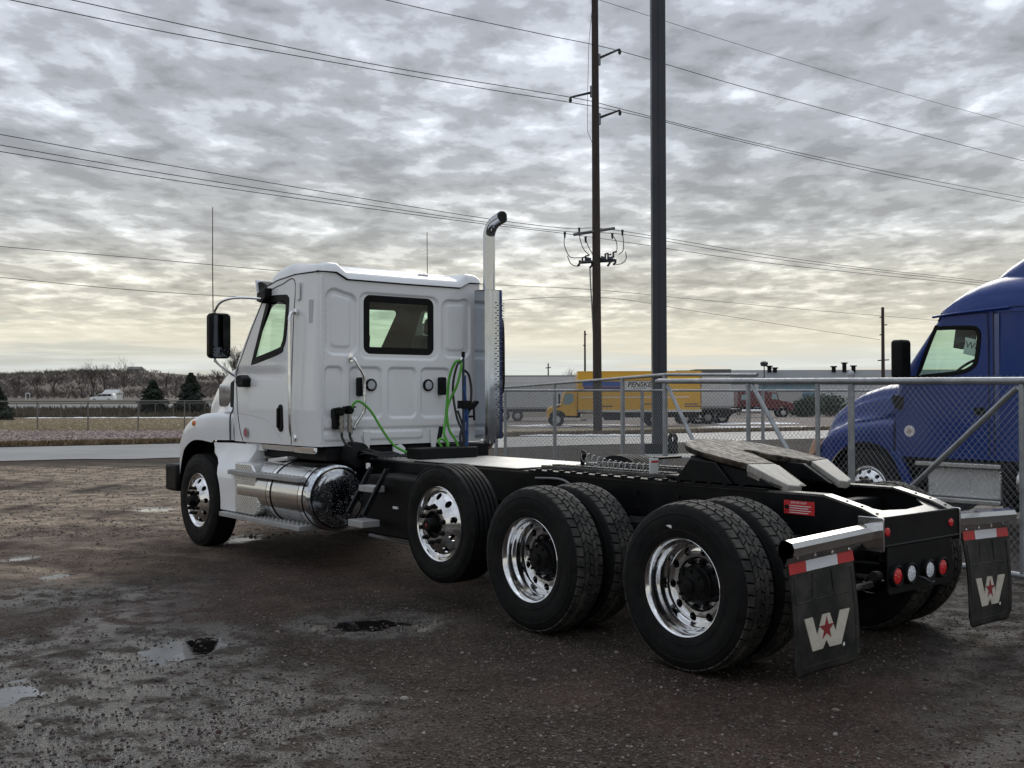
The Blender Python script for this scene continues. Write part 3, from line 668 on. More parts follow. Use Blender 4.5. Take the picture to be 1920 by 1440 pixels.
def emboss(y, z):      # depth of the pressed back panel, metres inward
    d = np.zeros_like(y)
    def dent(y0, y1, z0, z1, r, dep, e=.016):
        return dep*sstep(e, -e*.4, sd_rr(y, z, y0, y1, z0, z1, r))
    for (a, b) in ((.578, .904), (-.814, -.466)):
        d = d+dent(a, b, 2.055, 2.665, .09, .022); d = d-dent(a+.065, b-.065, 2.13, 2.61, .035, .010)
    d = d+dent(-.40, .525, 2.025, 2.685, .08, .014)
    for (a, b) in ((.735, .915), (.292, .64), (-.124, .198), (-.547, -.203)): d = d+dent(a, b, 1.437, 1.925, .05, .020)
    d = d+.016*sstep(1.345, 1.325, z)
    for (a, b) in ((.60, .93), (-.21, .50), (-.80, -.58)): d = d-dent(a, b, 1.225, 1.295, .03, .014)
    d = d+.012*sstep(.945, .925, np.abs(y))*0
    return d
REAR_WIN = rrect(.0615, 2.355, .825, .565, .07); 
DOOR_WIN_L = [(6.14, 1.985), (5.50, 2.085), (5.42, 2.14), (5.37, 2.24), (5.335, 2.58), (5.36, 2.635), (5.42, 2.655), (5.74, 2.668), (5.80, 2.645)]
WIND = rrect(0, 2.34, 1.66, .66, .10)
def make_cab():
    yb = np.linspace(.93, -.93, 187); nc = 8; rows = 172
    t = np.linspace(0, 1, rows); z0 = 1.165+t*(2.82-1.165)
    segs = []
    tags = []
    def put(x, y, z, k): segs.append((x, y, z)); tags.append(k)
    Z = z0[:, None]
    # back
    yy = np.repeat(yb[None], rows, 0); zz = np.repeat(Z, len(yb), 1); xx = XB+emboss(yy, zz)
    A = (xx, yy, zz)
    # right rear corner
    a = np.linspace(0, PI/2, nc)[None]; R = .07
    B = (XB+R-R*np.cos(a)+0*Z, -.93-R*np.sin(a)*(1+tumble(Z)/.07*np.sin(a)), Z+0*a)
    xf = xfront(Z)-.03
    k = np.linspace(0, 1, 70)[None]; xr = XB+R+(xf-XB-R)*k; Cc = (xr, -(yside(xr)+tumble(Z)), Z+0*k)
    f = np.linspace(-1, 1, 90)[None]; yf = yside(xf)+tumble(Z); fx = xf+.03+.0*f; bul = .13*(1-np.abs(f)**2.2)*sstep(1.7, 1.95, Z)
    D = (xf+.02*(1-np.abs(f)**8)+bul, f*yf, Z+0*f)
    k = np.linspace(1, 0, 200)[None]; xl = XB+R+(xf-XB-R)*k
    belt = -.016*sstep(.10, .0, np.abs(Z-(1.86+.10*(xl-5.2)*.2)))*sstep(5.25, 5.6, xl)
    E_ = (xl, yside(xl)+tumble(Z)+belt, Z+0*k)
    a = np.linspace(PI/2, 0, nc)[None]; F_ = (XB+R-R*np.cos(a)+0*Z, .93+R*np.sin(a)*(1+tumble(Z)/.07*np.sin(a)), Z+0*a)
    X, Y, ZZ = (np.concatenate([np.broadcast_to(q[i], (rows, q[i].shape[1])) for q in (A, B, Cc, D, E_, F_)], 1) for i in range(3))
    X = np.concatenate([X, X[:, :1]], 1); Y = np.concatenate([Y, Y[:, :1]], 1); ZZ = np.concatenate([ZZ, ZZ[:, :1]], 1)
    ZZ = ZZ+(t[:, None]**6)*(ztop(X, Y)-2.82)
    V = np.stack([X, Y, ZZ], -1)
    nA, nB, nC, nD, nE = len(yb), nc, 70, 90, 200
    o = np.cumsum([0, nA, nB, nC, nD, nE])
    cx = (V[:-1, :-1]+V[1:, 1:])/2; mask = np.ones(cx.shape[:2], bool)
    i = slice(o[0], o[1]); mask[:, i] &= ~inpoly(cx[:, i, 1], cx[:, i, 2], REAR_WIN)
    i = slice(o[2], o[3]); mask[:, i] &= ~inpoly(cx[:, i, 0], cx[:, i, 2], DOOR_WIN_L)
    i = slice(o[3], o[4]); mask[:, i] &= ~inpoly(cx[:, i, 1], cx[:, i, 2], WIND)
    i = slice(o[4], o[5]); mask[:, i] &= ~inpoly(cx[:, i, 0], cx[:, i, 2], DOOR_WIN_L)
    mb = MB(); mb.grid(V, mask, flip=True)
    fl = [(XB+.05, .95, 1.17), (XB+.05, -.95, 1.17), (6.55, -.93, 1.17), (6.55, .93, 1.17)]
    mb.add(fl, [(0, 1, 2, 3)])
    return mb.build('cab_shell', WHITE, WT, 50)
CAB = make_cab()
def side_y(x, z): return float(yside(x)+tumble(z))
# roof cap
def make_roof():
    nx, ny = 70, 130; xs = np.linspace(4.695, 6.06, nx)[:, None]; v = np.linspace(-1, 1, ny)[None]
    hw = np.interp(xs, [4.69, 4.75, 5.4, 5.8, 6.06], [.955, .985, .975, .93, .80]); Y = v*hw; X = xs+0*v
    X = X-.05*sstep(5.9, 6.06, xs)*(v**2)
    ze = np.minimum(np.interp(X, [4.6, 5.2, 5.6, 5.9, 6.1], [2.838, 2.852, 2.825, 2.772, 2.72]), np.where(X < 4.9, seam_back(Y)+.0*X+ (X-4.69)*.3, 9))
    dy = (1-np.abs(v))*hw; dx = X-4.695; dxf = 6.065-X
    e = lambda d, r: np.sqrt(np.clip(1-(1-np.clip(d/r, 0, 1))**2, 0, 1))
    lobe = sstep(.64, .80, np.abs(Y)); front = sstep(5.0, 5.45, X)
    H = .060+.030*lobe+.10*front*(1-.45*lobe)
    Z = ze+H*e(dy, .12)*e(dx, .07)*e(dxf, .35)-.045*(1-lobe)*(1-front)*e(dx, .2)*0
    return MB().grid(np.stack([X, Y, Z+.004], -1), flip=False).build('roof', WHITE, WT, 60)
make_roof()
SEAM = mat('seam_gasket', (.012, .012, .013), .6)
def seam(name, pts, r=.006, n=6): return MB().tube(smoothline(pts, 6), r, n).build(name, SEAM, WT, 60)
bk = [(XB-.002, y, float(seam_back(y))) for y in np.linspace(.93, -.93, 60)]
sidep = [(x, side_y(x, 2.85)-.002, float(np.interp(x, [4.7, 5.2, 5.6, 5.9, 6.1], [2.838, 2.852, 2.825, 2.772, 2.73]))) for x in np.linspace(6.0, 4.80, 20)]
seam('roof_gasket', sidep+[(4.75, .985, 2.842), (4.728, .96, 2.842)]+bk, .008)
# door: gasket line, window, handle, grab bar
dl = [(6.60, 1.165), (6.585, 1.5), (6.56, 1.9), (6.40, 2.10), (6.10, 2.45), (5.88, 2.70), (5.80, 2.745), (5.5, 2.785), (5.225, 2.80), (5.22, 2.4), (5.225, 1.6), (5.235, 1.172)]
# lower front of the door sweeps back
dl = [(6.36, 1.17), (6.44, 1.30), (6.50, 1.55), (6.53, 1.90), (6.40, 2.08), (6.10, 2.44), (5.90, 2.665), (5.80, 2.725), (5.5, 2.775), (5.225, 2.79), (5.22, 2.4), (5.225, 1.6), (5.235, 1.172)]
DOOR = MB().tube([(x, side_y(x, z)+.0005, z) for x, z in smoothline([(a, b) for a, b in dl], 8)], .0055, 6).build('door', SEAM, WT, 60)
crease = [(6.47, 1.47), (6.1, 1.445), (5.75, 1.40), (5.6, 1.33), (5.42, 1.19)]
MB().tube([(x, side_y(x, z)-.001, z) for x, z in smoothline(crease, 8)], .0035, 6).build('crease', mat('door_crease', (.5, .5, .5), .5), DOOR)
def frame_ring(mb, poly, fn, w, th, ow=.55):
    P = np.array(poly); n = len(P); c = P.mean(0); v = []
    d = np.zeros_like(P)
    for i in range(n):
        a = P[i]-P[i-1]; b = P[(i+1) % n]-P[i]; na = np.array([a[1], -a[0]])/(np.hypot(*a)+1e-9); nb = np.array([b[1], -b[0]])/(np.hypot(*b)+1e-9); q = na+nb; q /= np.hypot(*q)+1e-9
        if (P[i]+q*.01-c)@(P[i]-c) < (P[i]-c)@(P[i]-c): q = -q
        d[i] = q
    for off, lift in ((-w, -.004), (-w, th*.6), (-w*.3, th), (w*(ow-.15), th), (w*ow, -.004)):
        for p, q in zip(P, d): v.append(fn(*(p+q*off), lift))
    f = [(k*n+i, k*n+(i+1) % n, (k+1)*n+(i+1) % n, (k+1)*n+i) for k in range(4) for i in range(n)]
    mb.add(v, f); return mb
def close(poly, n=5):
    P = [tuple(p) for p in poly]; q = smoothline(P+[P[0]], n)[:-1]; return [tuple(a) for a in q]
dwl = []
for i in range(len(DOOR_WIN_L)):
    a = np.array(DOOR_WIN_L[i]); b = np.array(DOOR_WIN_L[(i+1) % len(DOOR_WIN_L)]); k = max(1, int(np.hypot(*(b-a))/.04)); dwl += [tuple(a+(b-a)*j/k) for j in range(k)]
for sgn, par in ((1, DOOR), (-1, WT)):
    fn = lambda x, z, l, sgn=sgn: (x, sgn*(side_y(x, z)+l), z)
    dwl = close(DOOR_WIN_L, 6)
    frame_ring(MB(), dwl, fn, .055, .006, .3).build('window_seal', BLACKP, par, 40, fix=True)
    MB().add([fn(x, z, -.012) for x, z in dwl], [tuple(range(len(dwl)))]).build('window_pane', GLASS, par, 0)
hz = rrect(5.445, 1.43, .105, .275, .05)
hd = MB().prism([(x, z) for x, z in hz], 'y', .985, 1.022).build('handle', BLACKP, DOOR, 35, bevel=.01)
MB().prism([(x, z) for x, z in rrect(5.47, 1.43, .035, .20, .017)], 'y', 1.018, 1.04).build('handle', BLACKP, DOOR, 35, bevel=.006)
gb = [(5.150, .96, 2.475), (5.150, 1.03, 2.472), (5.142, 1.065, 2.435), (5.132, 1.075, 2.34), (5.125, 1.078, 1.9), (5.122, 1.078, 1.45), (5.125, 1.072, 1.33), (5.138, 1.05, 1.26), (5.148, 1.02, 1.235), (5.150, .96, 1.235)]
GB = MB().tube(smoothline(gb, 8), .0165, 12).build('grab_bar', POLISH, WT, 60)
for z in (2.475, 1.235): MB().lathe([(1.0, .034), (1.012, .034), (1.016, .02)], 20, (5.15, 0, z), 'y', True).build('flange', CHROME, GB)
MB().prism(rrect(5.12, 2.68, .075, .18, .02), 'y', .985, .998).build('door_striker_plate', WHITE2, WT, bevel=.003)
MB().prism(rrect(4.875, 2.30, .075, .56, .008), 'y', .975, .9865).build('grey_film_patch', mat('grey_film', (.52, .53, .55), .5), WT)
# sticker low on the door
MB().lathe([(.996, .052), (.9985, .052), (.9987, .001)], 28, (6.24, .01, 1.265), 'y').build('round_sticker', mat('sticker_grey', (.30, .28, .29), .5), WT, label='round grey and red sticker')
MB().lathe([(1.009, .040), (1.0095, .001)], 24, (6.24, .0, 1.265), 'y').build('round_sticker', mat('sticker_red', (.36, .10, .11), .5), WT)
# rear window
fn = lambda y, z, l: (XB+.014-l, y, z)
frame_ring(MB(), REAR_WIN, fn, .060, .004, .22).build('window_seal', BLACKP, WT, 40, fix=True)
MB().add([(XB+.018, y, z) for y, z in REAR_WIN], [tuple(range(len(REAR_WIN)))]).build('window_pane', GLASSD, WT, 0, label='wide rear cab window')
# windshield
def wx(y, z): return float(xfront(z))+.13*(1-abs(y/.94)**2.2)+.0
wp = []
for i in range(len(WIND)):
    a = np.array(WIND[i]); b = np.array(WIND[(i+1) % len(WIND)]); k = max(1, int(np.hypot(*(b-a))/.08)); wp += [tuple(a+(b-a)*j/k) for j in range(k)]
frame_ring(MB(), wp, lambda y, z, l: (wx(y, z)-.02+l, y, z), .04, .02).build('window_seal', BLACKP, WT, 40, fix=True)
wg = np.linspace(-.83, .83, 24); zg = np.linspace(2.01, 2.67, 10); V = np.array([[(wx(y, z)-.012, y, z) for y in wg] for z in zg]); MB().grid(V).build('windshield', GLASS, WT, 60)
# inside the cab
for y in (.52, -.52):
    s = MB(); s.prism([(5.0, 1.75), (5.45, 1.75), (5.50, 1.62), (5.0, 1.58)], 'y', y-.24, y+.24); s.prism([(4.98, 1.7), (5.12, 1.7), (5.02, 2.28), (4.90, 2.28)], 'y', y-.24, y+.24); s.prism([(4.90, 2.29), (5.0, 2.29), (4.96, 2.46), (4.88, 2.46)], 'y', y-.13, y+.13)
    s.box(5.05, 5.4, y-.18, y+.18, 1.2, 1.6); s.build('seat', INTER, WT, bevel=.05, seg=3)
MB().prism([(6.1, 1.3), (6.5, 1.3), (6.58, 2.0), (6.45, 2.03), (6.15, 1.95)], 'y', -.9, .9).build('dashboard', INTER, WT, bevel=.03)
MB().box(4.78, 6.5, -.92, .92, 1.20, 1.24).build('cab_floor', INTER, WT)
ang = np.linspace(0, 2*PI, 28, endpoint=False); c = np.array([5.88, .52, 2.0]); e1 = np.array([0, 1, 0.]); e2 = np.array([.55, 0, .83])
sw = MB(); sw.tube([c+.22*(math.cos(a)*e1+math.sin(a)*e2) for a in ang], .016, 8, closed=True); sw.cyl(c, c+np.array([.25, 0, -.2]), .03, 8)
for a in (0.2, PI-.2, -PI/2): sw.cyl(c, c+.21*(math.cos(a)*e1+math.sin(a)*e2), .012, 6)
sw.build('steering_wheel', INTER, WT)
# back of the cab: lamps, vents, grab rail, rivets
for y, nm in ((.397, 'a'), (-.289, 'b')):
    l = MB().lathe([(4.745, .062), (4.722, .062), (4.716, .056), (4.716, .046), (4.724, .045)], 32, (0, y, 1.757), 'x').build('work_lamp', BLACKP, WT)
    MB().lathe([(4.724, .046), (4.719, .030), (4.717, .001)], 32, (0, y, 1.757), 'x').build('lens', CLEAR, l)
    for k in range(4): MB().box(4.712, 4.7165, y-.042, y+.042, 1.725+k*.02, 1.7285+k*.02).build('lens_bar', mat('lens_bar_grey', (.35, .36, .38), .4), l)
for y, z in ((.535, 1.738), (-.443, 1.748)):
    MB().prism(rrect(y, z, .062, .185, .018), 'x', 4.66, 4.745).build('cab_vent', BLACKP, WT, bevel=.012, seg=3)
gr = [(4.725, .636, 2.015), (4.66, .634, 2.012), (4.63, .60, 1.93), (4.62, .56, 1.86), (4.62, .545, 1.78), (4.62, .545, 1.52), (4.63, .565, 1.47), (4.655, .62, 1.37), (4.67, .64, 1.33), (4.73, .641, 1.325)]
GR = MB().tube(smoothline(gr, 8), .016, 12).build('grab_bar', POLISH, WT, 60, label='bent steel grab rail on the back of the cab')
for z in (2.02, 1.32): MB().prism(rrect(.638, z, .05, .085, .012), 'x', 4.712, 4.735).build('flange', POLISH, GR, bevel=.003)
rv = MB(); ov, of = ico()
def rivet(y, z, x=None):
    xx = XB+float(emboss(np.array(y), np.array(z))) if x is None else x; rv.add(ov*np.array([.004, .006, .006])+np.array([xx-.001, y, z]), of)
for z in np.arange(1.25, 2.75, .058): rivet(.925, z); rivet(-.905, z)
for y in np.arange(-.85, .9, .075): rivet(y, 1.312)
for z in np.arange(2.12, 2.62, .07): rivet(.892, z); rivet(-.80, z)
rvo = rv.build('rivets', mat('rivet_paint', (.62, .63, .64), .35), WT); rvo['kind'] = 'stuff'
cv = MB(); cv.box(4.705, 4.80, .955, .968, 1.2, 2.80); cv.build('corner_rib', WHITE2, WT, bevel=.004)
# sill trim below the door and the cab's lower edge
MB().box(4.80, 5.20, .955, .992, 1.095, 1.158).build('sill_trim', CHROME, WT, bevel=.006)
MB().box(5.22, 5.95, .93, .965, 1.10, 1.158).build('sill_trim', POLISH, WT, bevel=.006)
MB().box(5.95, 6.35, .90, .95, 1.08, 1.16).build('sill_trim', WHITE2, WT, bevel=.006)
MB().box(4.76, 6.2, -.9, .88, 1.02, 1.15).build('cab_underframe', DARK, WT, bevel=.01)
for y in (.44, -.36):
    MB().prism([(y, 1.02), (y+.03, 1.02), (y+.055, 1.30), (y-.025, 1.30)], 'x', 4.712, 4.73).build('mount_bracket', WHITE2, WT)
# mirrors with arms and whip antennas
def mirror(sg):
    y0 = 1.32*sg
    arm = MB().tube(smoothline([(5.80, .99*sg, 2.645), (5.86, 1.08*sg, 2.655), (5.98, 1.22*sg, 2.662), (6.10, 1.33*sg, 2.63), (6.20, 1.36*sg, 2.55), (6.22, 1.36*sg, 2.48), (6.22, 1.36*sg, 2.06), (6.21, 1.35*sg, 2.01), (6.28, 1.22*sg, 1.93), (6.42, 1.0*sg, 1.835)], 8), .0135, 10).build('mirror_arm', POLISH, WT, 60)
    head = MB().prism(rrect(y0, 2.277, .235, .47, .045), 'x', 6.16, 6.27).build('mirror', BLACKP, WT, 35, bevel=.03, seg=3)
    g = MB().prism(rrect(y0-.008*sg, 2.325, .19, .33, .025), 'x', 6.1565, 6.1595).build('glass', mat('mirror_glass', (.10, .11, .13), .03, 1.), head)
    MB().prism(rrect(y0-.008*sg, 2.105, .185, .10, .02), 'x', 6.1565, 6.1595).build('glass', mat('mirror_glass2', (.16, .18, .21), .06, 1., bump=.01, bscale=5), head)
    MB().prism([(6.36, 1.79), (6.34, 1.865), (6.27, 1.875), (6.16, 1.83), (6.15, 1.75), (6.3, 1.745)], 'y', *sorted((.955*sg, 1.075*sg))).build('mirror_foot', BLACKP, WT, bevel=.02, seg=3)
    MB().prism([(5.72, 2.76), (5.92, 2.72), (5.93, 2.63), (5.80, 2.60), (5.72, 2.65)], 'y', *sorted((.95*sg, 1.04*sg))).build('mirror_bracket', BLACKP, WT, bevel=.015)
    MB().tube([(6.26, 1.36*sg, 2.46), (6.27, 1.362*sg, 3.0), (6.272, 1.36*sg, 3.62)], [.006, .0055, .0045], 6).build('antenna', mat('antenna_whip', (.10, .05, .045), .5), WT, label='tall thin whip antenna on the mirror arm')
mirror(1); mirror(-1)
lamp = MB(); lamp.prism([(5.98, 2.70), (6.14, 2.74), (6.18, 2.86), (6.10, 2.86), (5.95, 2.80)], 'y', .72, .9); lamp.build('visor_lamp', BLACKP, WT, bevel=.01)
MB().prism([(6.13, 2.73), (6.155, 2.73), (6.20, 2.88), (6.175, 2.88)], 'y', .70, .92).build('visor_lamp_lens', CLEAR, WT, bevel=.005)
# roof furniture
MB().prism([(.33, 2.82), (.05, 2.82), (.06, 2.865), (.10, 2.885), (.27, 2.885), (.32, 2.86)], 'x', 5.0, 5.14).build('roof_marker', BLACKP, WT, bevel=.01)
MB().prism([(-.28, 2.80), (-.40, 2.80), (-.40, 2.915), (-.28, 2.915)], 'x', 4.88, 4.98).build('roof_bracket', mat('bracket_grey', (.5, .5, .5), .5), WT, bevel=.006)
MB().box(4.9, 4.96, -.16, -.40, 2.83, 2.84).build('roof_bracket', WHITE2, WT)
# hood and front fenders, one shell
def make_hood():
    xs = np.concatenate([np.linspace(6.612, 6.80, 9), np.linspace(6.82, 7.75, 44), np.linspace(7.77, 8.08, 16)])
    zt = np.interp(xs, [6.6, 7.05, 7.3, 7.65, 7.9, 8.02, 8.08], [2.045, 2.02, 1.965, 1.83, 1.675, 1.55, 1.38])
    wh = np.interp(xs, [6.6, 7.0, 7.5, 7.9, 8.08], [.90, .83, .74, .66, .56])
    zf = np.interp(xs, [6.6, 6.85, 7.05, 7.3, 7.5, 7.65, 7.75, 7.82, 8.08], [1.46, 1.47, 1.455, 1.40, 1.31, 1.20, 1.08, .98, .95])
    yo = np.interp(xs, [6.6, 6.7, 6.9, 7.05, 7.4, 7.65, 7.8, 8.08], [.962, 1.03, 1.16, 1.205, 1.20, 1.15, 1.06, .75])
    arc = .505+np.sqrt(np.clip(.665**2-(xs-7.03)**2, 0, 1)); zo = np.where(xs < 6.84, 1.172, np.where(xs > 7.62, np.interp(xs, [7.62, 7.69, 8.1], [.80, .66, .62]), arc))
    rows = []
    for i, x in enumerate(xs):
        T_, W_, Fz, O, Bz = zt[i], wh[i], zf[i], yo[i], zo[i]; Fz = max(Fz, Bz+.03)
        P = [(0, T_), (W_*.45, T_-.006), (W_*.78, T_-.03), (W_*.95, T_-.09), (W_, T_-.19), (W_+.01, (T_+Fz)/2), (W_+.02, Fz+.12), (W_+.05, Fz+.045), (min(W_+.12, O-.08), Fz+.015), (O-.10, Fz), (O-.035, Fz-.03), (O-.006, Fz-.09), (O, (Fz-.09)*.5+Bz*.5), (O-.004, Bz)]
        rows.append(smoothline([(x, a, b) for a, b in P], 5))
    V = np.array(rows); mb = MB(); mb.grid(V, flip=False); W2 = V.copy(); W2[..., 1] *= -1; mb.grid(W2, flip=True)
    return mb.build('hood', WHITE, WT, 55)
HOOD = make_hood()
MB().tube(smoothline([(6.632, 0, 2.05), (6.632, .5, 2.03), (6.632, .80, 1.97), (6.632, .90, 1.86), (6.632, .93, 1.65), (6.632, .97, 1.50), (6.632, 1.0, 1.42), (6.632, 1.0, 1.17)], 8), .008, 6).build('hood_gasket', SEAM, WT)
for sg in (1, -1):
    # air intake and its mirror-bright panel on the hood side
    MB().prism([(6.66, 1.86), (6.82, 1.80), (6.83, 1.53), (6.68, 1.51)], 'y', *sorted((.84*sg, .915*sg))).build('air_intake', BLACKP, WT, bevel=.015)
    MB().prism(rrect(7.06, 1.66, .34, .26, .05), 'y', *sorted((.80*sg, .862*sg))).build('intake_panel', CHROME, WT, bevel=.01)
    MB().lathe([(1.195*sg, .030), (1.215*sg, .028), (1.222*sg, .014), (1.223*sg, .001)], 20, (7.12, 0, 1.352), 'y').build('side_marker', AMBER, WT)
    a = np.linspace(-.15, PI*.86, 40); ring = [(7.03+.70*math.cos(t), 1.203*sg, .505+.70*math.sin(t)) for t in a if .505+.70*math.sin(t) > .7]
    # dark wheel-well liner
    prof = [(7.03+.64*math.cos(t), .505+.64*math.sin(t)) for t in np.linspace(0.1, 2.05, 24)]; V = np.array([[(x, yy*sg, z) for x, z in prof] for yy in (.55, .99)]); MB().grid(V).build('wheel_liner', BLACKP, WT)
    # fender skirt behind the wheel
    pol = [(6.83, 1.145)]+[(7.03-.575*math.cos(t), .505+.575*math.sin(t)) for t in np.linspace(1.15, -.085, 9)]+[(6.10, .455), (6.06, .55), (6.06, 1.145)]
    k = len(pol); yt = lambda x, z: float(np.interp(x, [6.06, 6.62, 6.8], [1.0, 1.03, 1.12]))+(1.20-float(np.interp(x, [6.06, 6.62, 6.8], [1.0, 1.03, 1.12])))*float(sstep(1.14, .80, z))
    v = [(x, yt(x, z)*sg, z) for x, z in pol]+[(x, .62*sg, z) for x, z in pol]
    nz = 9; zs_ = np.linspace(.455, 1.145, 14); xf_ = lambda z: float(np.interp(z, [p[1] for p in pol[1:10]][::-1], [p[0] for p in pol[1:10]][::-1])) if z < 1.03 else float(np.interp(z, [1.03, 1.145], [pol[1][0], 6.83]))
    fc = MB(); V = np.array([[(6.06+(xf_(z)-6.06)*q, yt(6.06+(xf_(z)-6.06)*q, z)*sg-.04*sg*max(0, 1-q/.08)**2-.03*sg*max(0, 1-(1-q)/.06)**2, z) for q in np.linspace(0, 1, 20)] for z in zs_]); fc.grid(V, flip=(sg < 0))
    A_ = V[:, :1].copy(); A2 = A_.copy(); A2[..., 1] = .60*sg; fc.grid(np.concatenate([A2, A_], 1)); A_ = V[:, -1:].copy(); A2 = A_.copy(); A2[..., 1] = .60*sg; fc.grid(np.concatenate([A_, A2], 1)); A_ = V[-1:].copy(); A2 = A_.copy(); A2[..., 1] = .60*sg; fc.grid(np.concatenate([A_, A2], 0)); A_ = V[:1].copy(); A2 = A_.copy(); A2[..., 1] = .60*sg; fc.grid(np.concatenate([A2, A_], 0))
    fc.build('fender_skirt', WHITE2, WT, 50, fix=True)
MB().box(7.72, 8.06, -1.16, 1.16, .55, .86).build('bumper', BLACKP, WT, bevel=.03)
gl = MB(); gl.prism([(-.55, .9), (.55, .9), (.5, 1.5), (-.5, 1.5)], 'x', 8.0, 8.075); gl.build('grille', CHROME, WT, bevel=.02)
MB().box(6.3, 7.8, -.42, .42, .6, 1.35).build('engine', DARK, WT, bevel=.05)
MB().cyl((7.03, -1.0, .5), (7.03, 1.0, .5), .06, 12).build('front_axle', DARK, WT)
# chassis rails (C channels) with the dropped tail
rail = [(-.845, .930), (-.725, .978), (-.466, 1.040), (7.7, 1.030)]
lo = [(7.7, .77), (-.35, .77), (-.845, .765)]
for sg in (1, -1):
    r = MB(); r.prism(rail+lo, 'y', *sorted((.414*sg, .43*sg))); o = r.build('frame_rail', BLACK, WT, bevel=.004)
    fl = MB()
    for (x0, z0), (x1, z1) in zip(rail[:-1], rail[1:]):
        fl.add([(x0, .432*sg, z0+.002), (x0, .345*sg, z0+.002), (x1, .345*sg, z1+.002), (x1, .432*sg, z1+.002), (x0, .432*sg, z0-.012), (x0, .345*sg, z0-.012), (x1, .345*sg, z1-.012), (x1, .432*sg, z1-.012)], [(0, 1, 2, 3), (4, 7, 6, 5), (0, 3, 7, 4), (1, 5, 6, 2), (0, 4, 5, 1), (3, 2, 6, 7)])
    fl.build('flange', mat('worn_flange', (.05, .05, .052), .26, .3, coat=.4, coat_rough=.2, var=.4, vscale=6, dirt=(.34, .32, .29), dirt_amt=.6, dirt_scale=4), o)
    bt = MB()
    for x in (-.80, -.70, -.60): bt.cyl((x, .39*sg, float(np.interp(x, [p[0] for p in rail], [p[1] for p in rail]))), (x, .39*sg, float(np.interp(x, [p[0] for p in rail], [p[1] for p in rail]))+.006), .009, 6)
    for x in (-.2, .3, .7, 1.1, 1.7, 2.1): 
        for z in (.84, .95): bt.cyl((x, .43*sg, z), (x, .447*sg, z), .013, 6)
    bo = bt.build('frame_bolts', DARK, WT); bo['kind'] = 'stuff'
# tail: cover plate, cross member, lamp panel
P = [(-.845, .43), (-.845, -.43), (-.60, -.43), (-.64, -.33), (-.74, -.24), (-.76, 0), (-.74, .24), (-.64, .33), (-.60, .43)]
def ztail(x): return float(np.interp(x, [p[0] for p in rail], [p[1] for p in rail]))
n = len(P); MB().add([(x, y*.995, ztail(x)-.018) for x, y in P]+[(x, y*.995, ztail(x)-.028) for x, y in P], [tuple(range(n)), tuple(range(2*n-1, n-1, -1))]+[(i, (i+1) % n, n+(i+1) % n, n+i) for i in range(n)]).build('tail_gusset', MATS['worn_flange'], WT, fix=True)
CM = MB().box(-.862, -.846, -.432, .432, .768, .935).build('rear_crossmember', BLACK, WT, bevel=.006)
MB().tube([(-.856, .43, .765), (-.856, -.43, .765)], .010, 6).build('rear_crossmember', BLACK, WT)
LP = MB().prism([(.375, .765), (-.36, .765), (-.375, .49), (-.30, .475), (.36, .475), (.375, .50)], 'x', -.858, -.846).build('lamp_panel', BLACK, WT, bevel=.004)
for y, m in ((.300, RED), (.148, CLEAR), (-.063, CLEAR), (-.215, RED)):
    b = MB().lathe([(-.860, .066), (-.880, .064), (-.886, .056), (-.882, .050), (-.874, .050)], 28, (0, y, .584), 'x').build('tail_lamp', BLACKP, WT, label='round red tail lamp' if m is RED else 'round clear reversing lamp')
    MB().lathe([(-.872, .051), (-.879, .045), (-.884, .025), (-.885, .001)], 28, (0, y, .584), 'x').build('lens', m, b)
for y in (.386, -.341): MB().lathe([(-.860, .027), (-.868, .025), (-.872, .012), (-.8725, .001)], 24, (0, y, .848), 'x').build('reflector', RED, WT)
MB().tube(smoothline([(-.86, .06, .555), (-.90, .05, .55), (-.93, .02, .525), (-.91, -.05, .52)], 5), .008, 6).build('lamp_wire', BLKH, WT)
MB().cyl((-.70, .95, .505), (-.74, .36, .525), .02, 10).build('tow_tube', MATS['worn_flange'], WT)
MB().cyl((-.84, .50, .60), (-.80, .38, .585), .028, 10).build('air_coupling', BLACKP, WT)
# mud-flap hangers and flaps
def hanger(sg):
    y0, y1 = .445*sg, 1.262*sg
    pol = [(-.845, .86), (-.83, .888), (-.79, .900), (-.755, .888), (-.74, .855), (-.745, .81), (-.765, .79), (-.775, .755), (-.783, .755), (-.80, .80), (-.84, .815)]
    h = MB(); k = len(pol); q = [(x, y0, z) for x, z in pol]+[(x, y1, z-.03) for x, z in pol]
    h.add(q, [(i, (i+1) % k, k+(i+1) % k, k+i) for i in range(k)]+[tuple(range(k))])
    o = h.build('flap_hanger', mat('stainless', (.72, .72, .70), .12, 1., rvar=.05, bump=.0008, bscale=5, dirt=(.3, .28, .25), dirt_amt=.15), WT, 30, fix=True)
    MB().prism(rrect(-.79, .835, .17, .20, .012), 'y', *sorted((.432*sg, .446*sg))).build('mount_plate', POLISH, o, bevel=.003)
    for k_ in range(4):
        y = (.67+.165*k_)*sg; MB().cyl((-.80, y, .768), (-.775, y, .768), .010, 6).build('bolt', CHROME, o)
